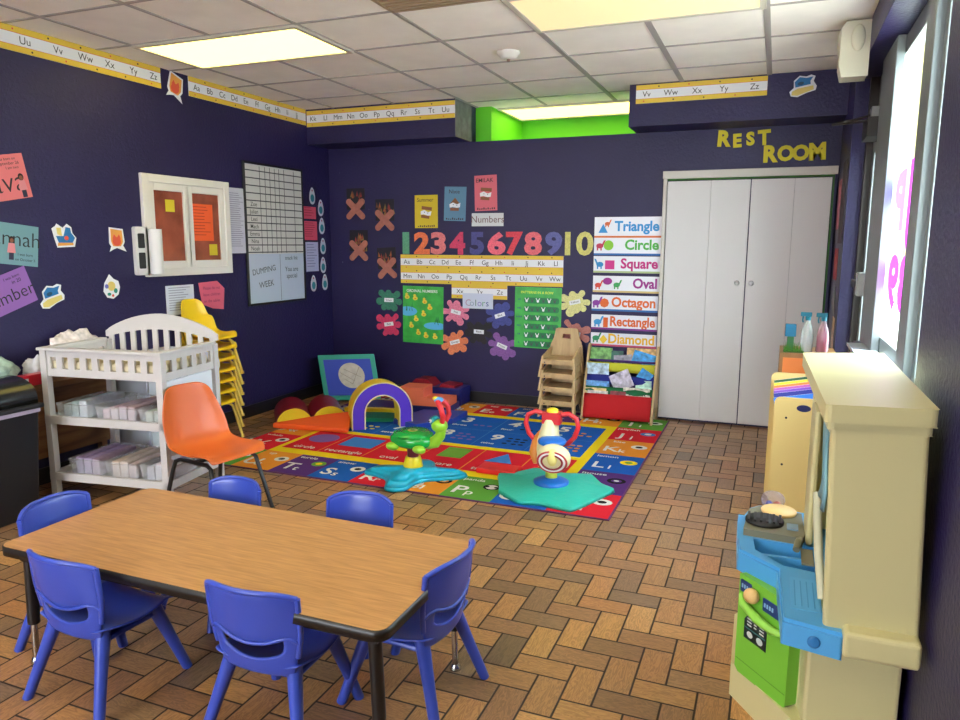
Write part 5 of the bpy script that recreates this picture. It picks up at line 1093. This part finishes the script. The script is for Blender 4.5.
bottle(.215, 5.06, 'clear bottle with a teal top on the low cabinet', mat('bottle_clear', 'd8e4e0', .08, alpha=.4, coat=.5), None)
bottle(.305, 5.04, 'bottle of crimson liquid with a teal top on the low cabinet', mat('bottle_rose', 'd8b0c0', .1, alpha=.45, coat=.5), mat('crimson_liquid', 'b01040', .2))
f = MB(); f.box((-.035, -.02, .09), (.03, .02, .17), mat('teal_box', '1a7ea8', .4)); f.box((-.02, -.015, 0), (.02, .015, .09), mat('green_box_stand', '3a7a4a', .5)); o = f.build('toy_sign', bevel=.003, loc=(.12, 5.08, .791)); tag(o, 'small blue box on a green stand left of the clear bottle', 'toy')
f = MB(); random.seed(2)
for k in range(70):
    x, y = random.uniform(-.05, .06), random.uniform(-.03, .03); a = random.uniform(-.02, .02); f.add([(x-.002, y, 0), (x+.002, y, 0), (x+a, y+random.uniform(-.01, .01), random.uniform(.03, .07))], [(0, 1, 2)], mat('artificial_grass', '4a8a24', .7))
f.box((-.055, -.035, 0), (.065, .035, .006), mat('grass_base', '3a6a1c', .8)); o = f.build('artificial_grass_patch', loc=(.135, 5.01, .791)); tag(o, 'tuft of green artificial grass on the orange fronted cabinet', 'plant')

# ================================================================== light and camera
w = bpy.data.worlds.new('W'); bpy.context.scene.world = w; w.use_nodes = True
bg = w.node_tree.nodes['Background']; bg.inputs[0].default_value = (.90, .94, 1.0, 1); bg.inputs[1].default_value = WORLD
sd = bpy.data.lights.new('sun', 'SUN'); sd.energy = SUN; sd.angle = math.radians(6); sd.color = (1, .95, .86)
so = bpy.data.objects.new('sun', sd); C.objects.link(so); so.rotation_euler = Vector((.14, -.02, 1)).to_track_quat('Z', 'Y').to_euler()
cam = bpy.data.cameras.new('camera'); co_ = bpy.data.objects.new('camera', cam); C.objects.link(co_)
cam.sensor_width = 36; cam.lens = 728.505/960*36; cam.clip_start = .05
yaw, p_, r_ = .38197, .1576, .00373
f0 = Vector((-math.sin(yaw), math.cos(yaw), 0)); r0 = Vector((math.cos(yaw), math.sin(yaw), 0)); u0 = Vector((0, 0, 1))
F_ = math.cos(p_)*f0-math.sin(p_)*u0; U_ = math.sin(p_)*f0+math.cos(p_)*u0
RR = math.cos(r_)*r0+math.sin(r_)*U_; UU = -math.sin(r_)*r0+math.cos(r_)*U_
co_.matrix_world = Matrix(((RR.x, UU.x, -F_.x, 0), (RR.y, UU.y, -F_.y, 0), (RR.z, UU.z, -F_.z, 1.46), (0, 0, 0, 1)))
sc_ = bpy.context.scene; sc_.camera = co_
sc_.view_settings.view_transform = 'Standard'; sc_.view_settings.look = 'None'; sc_.view_settings.gamma = 1; sc_.view_settings.exposure = EXPO
sc_.cycles.max_bounces = 6; sc_.cycles.diffuse_bounces = 4; sc_.cycles.transparent_max_bounces = 12
try: sc_.cycles.use_denoising = True
except Exception: pass
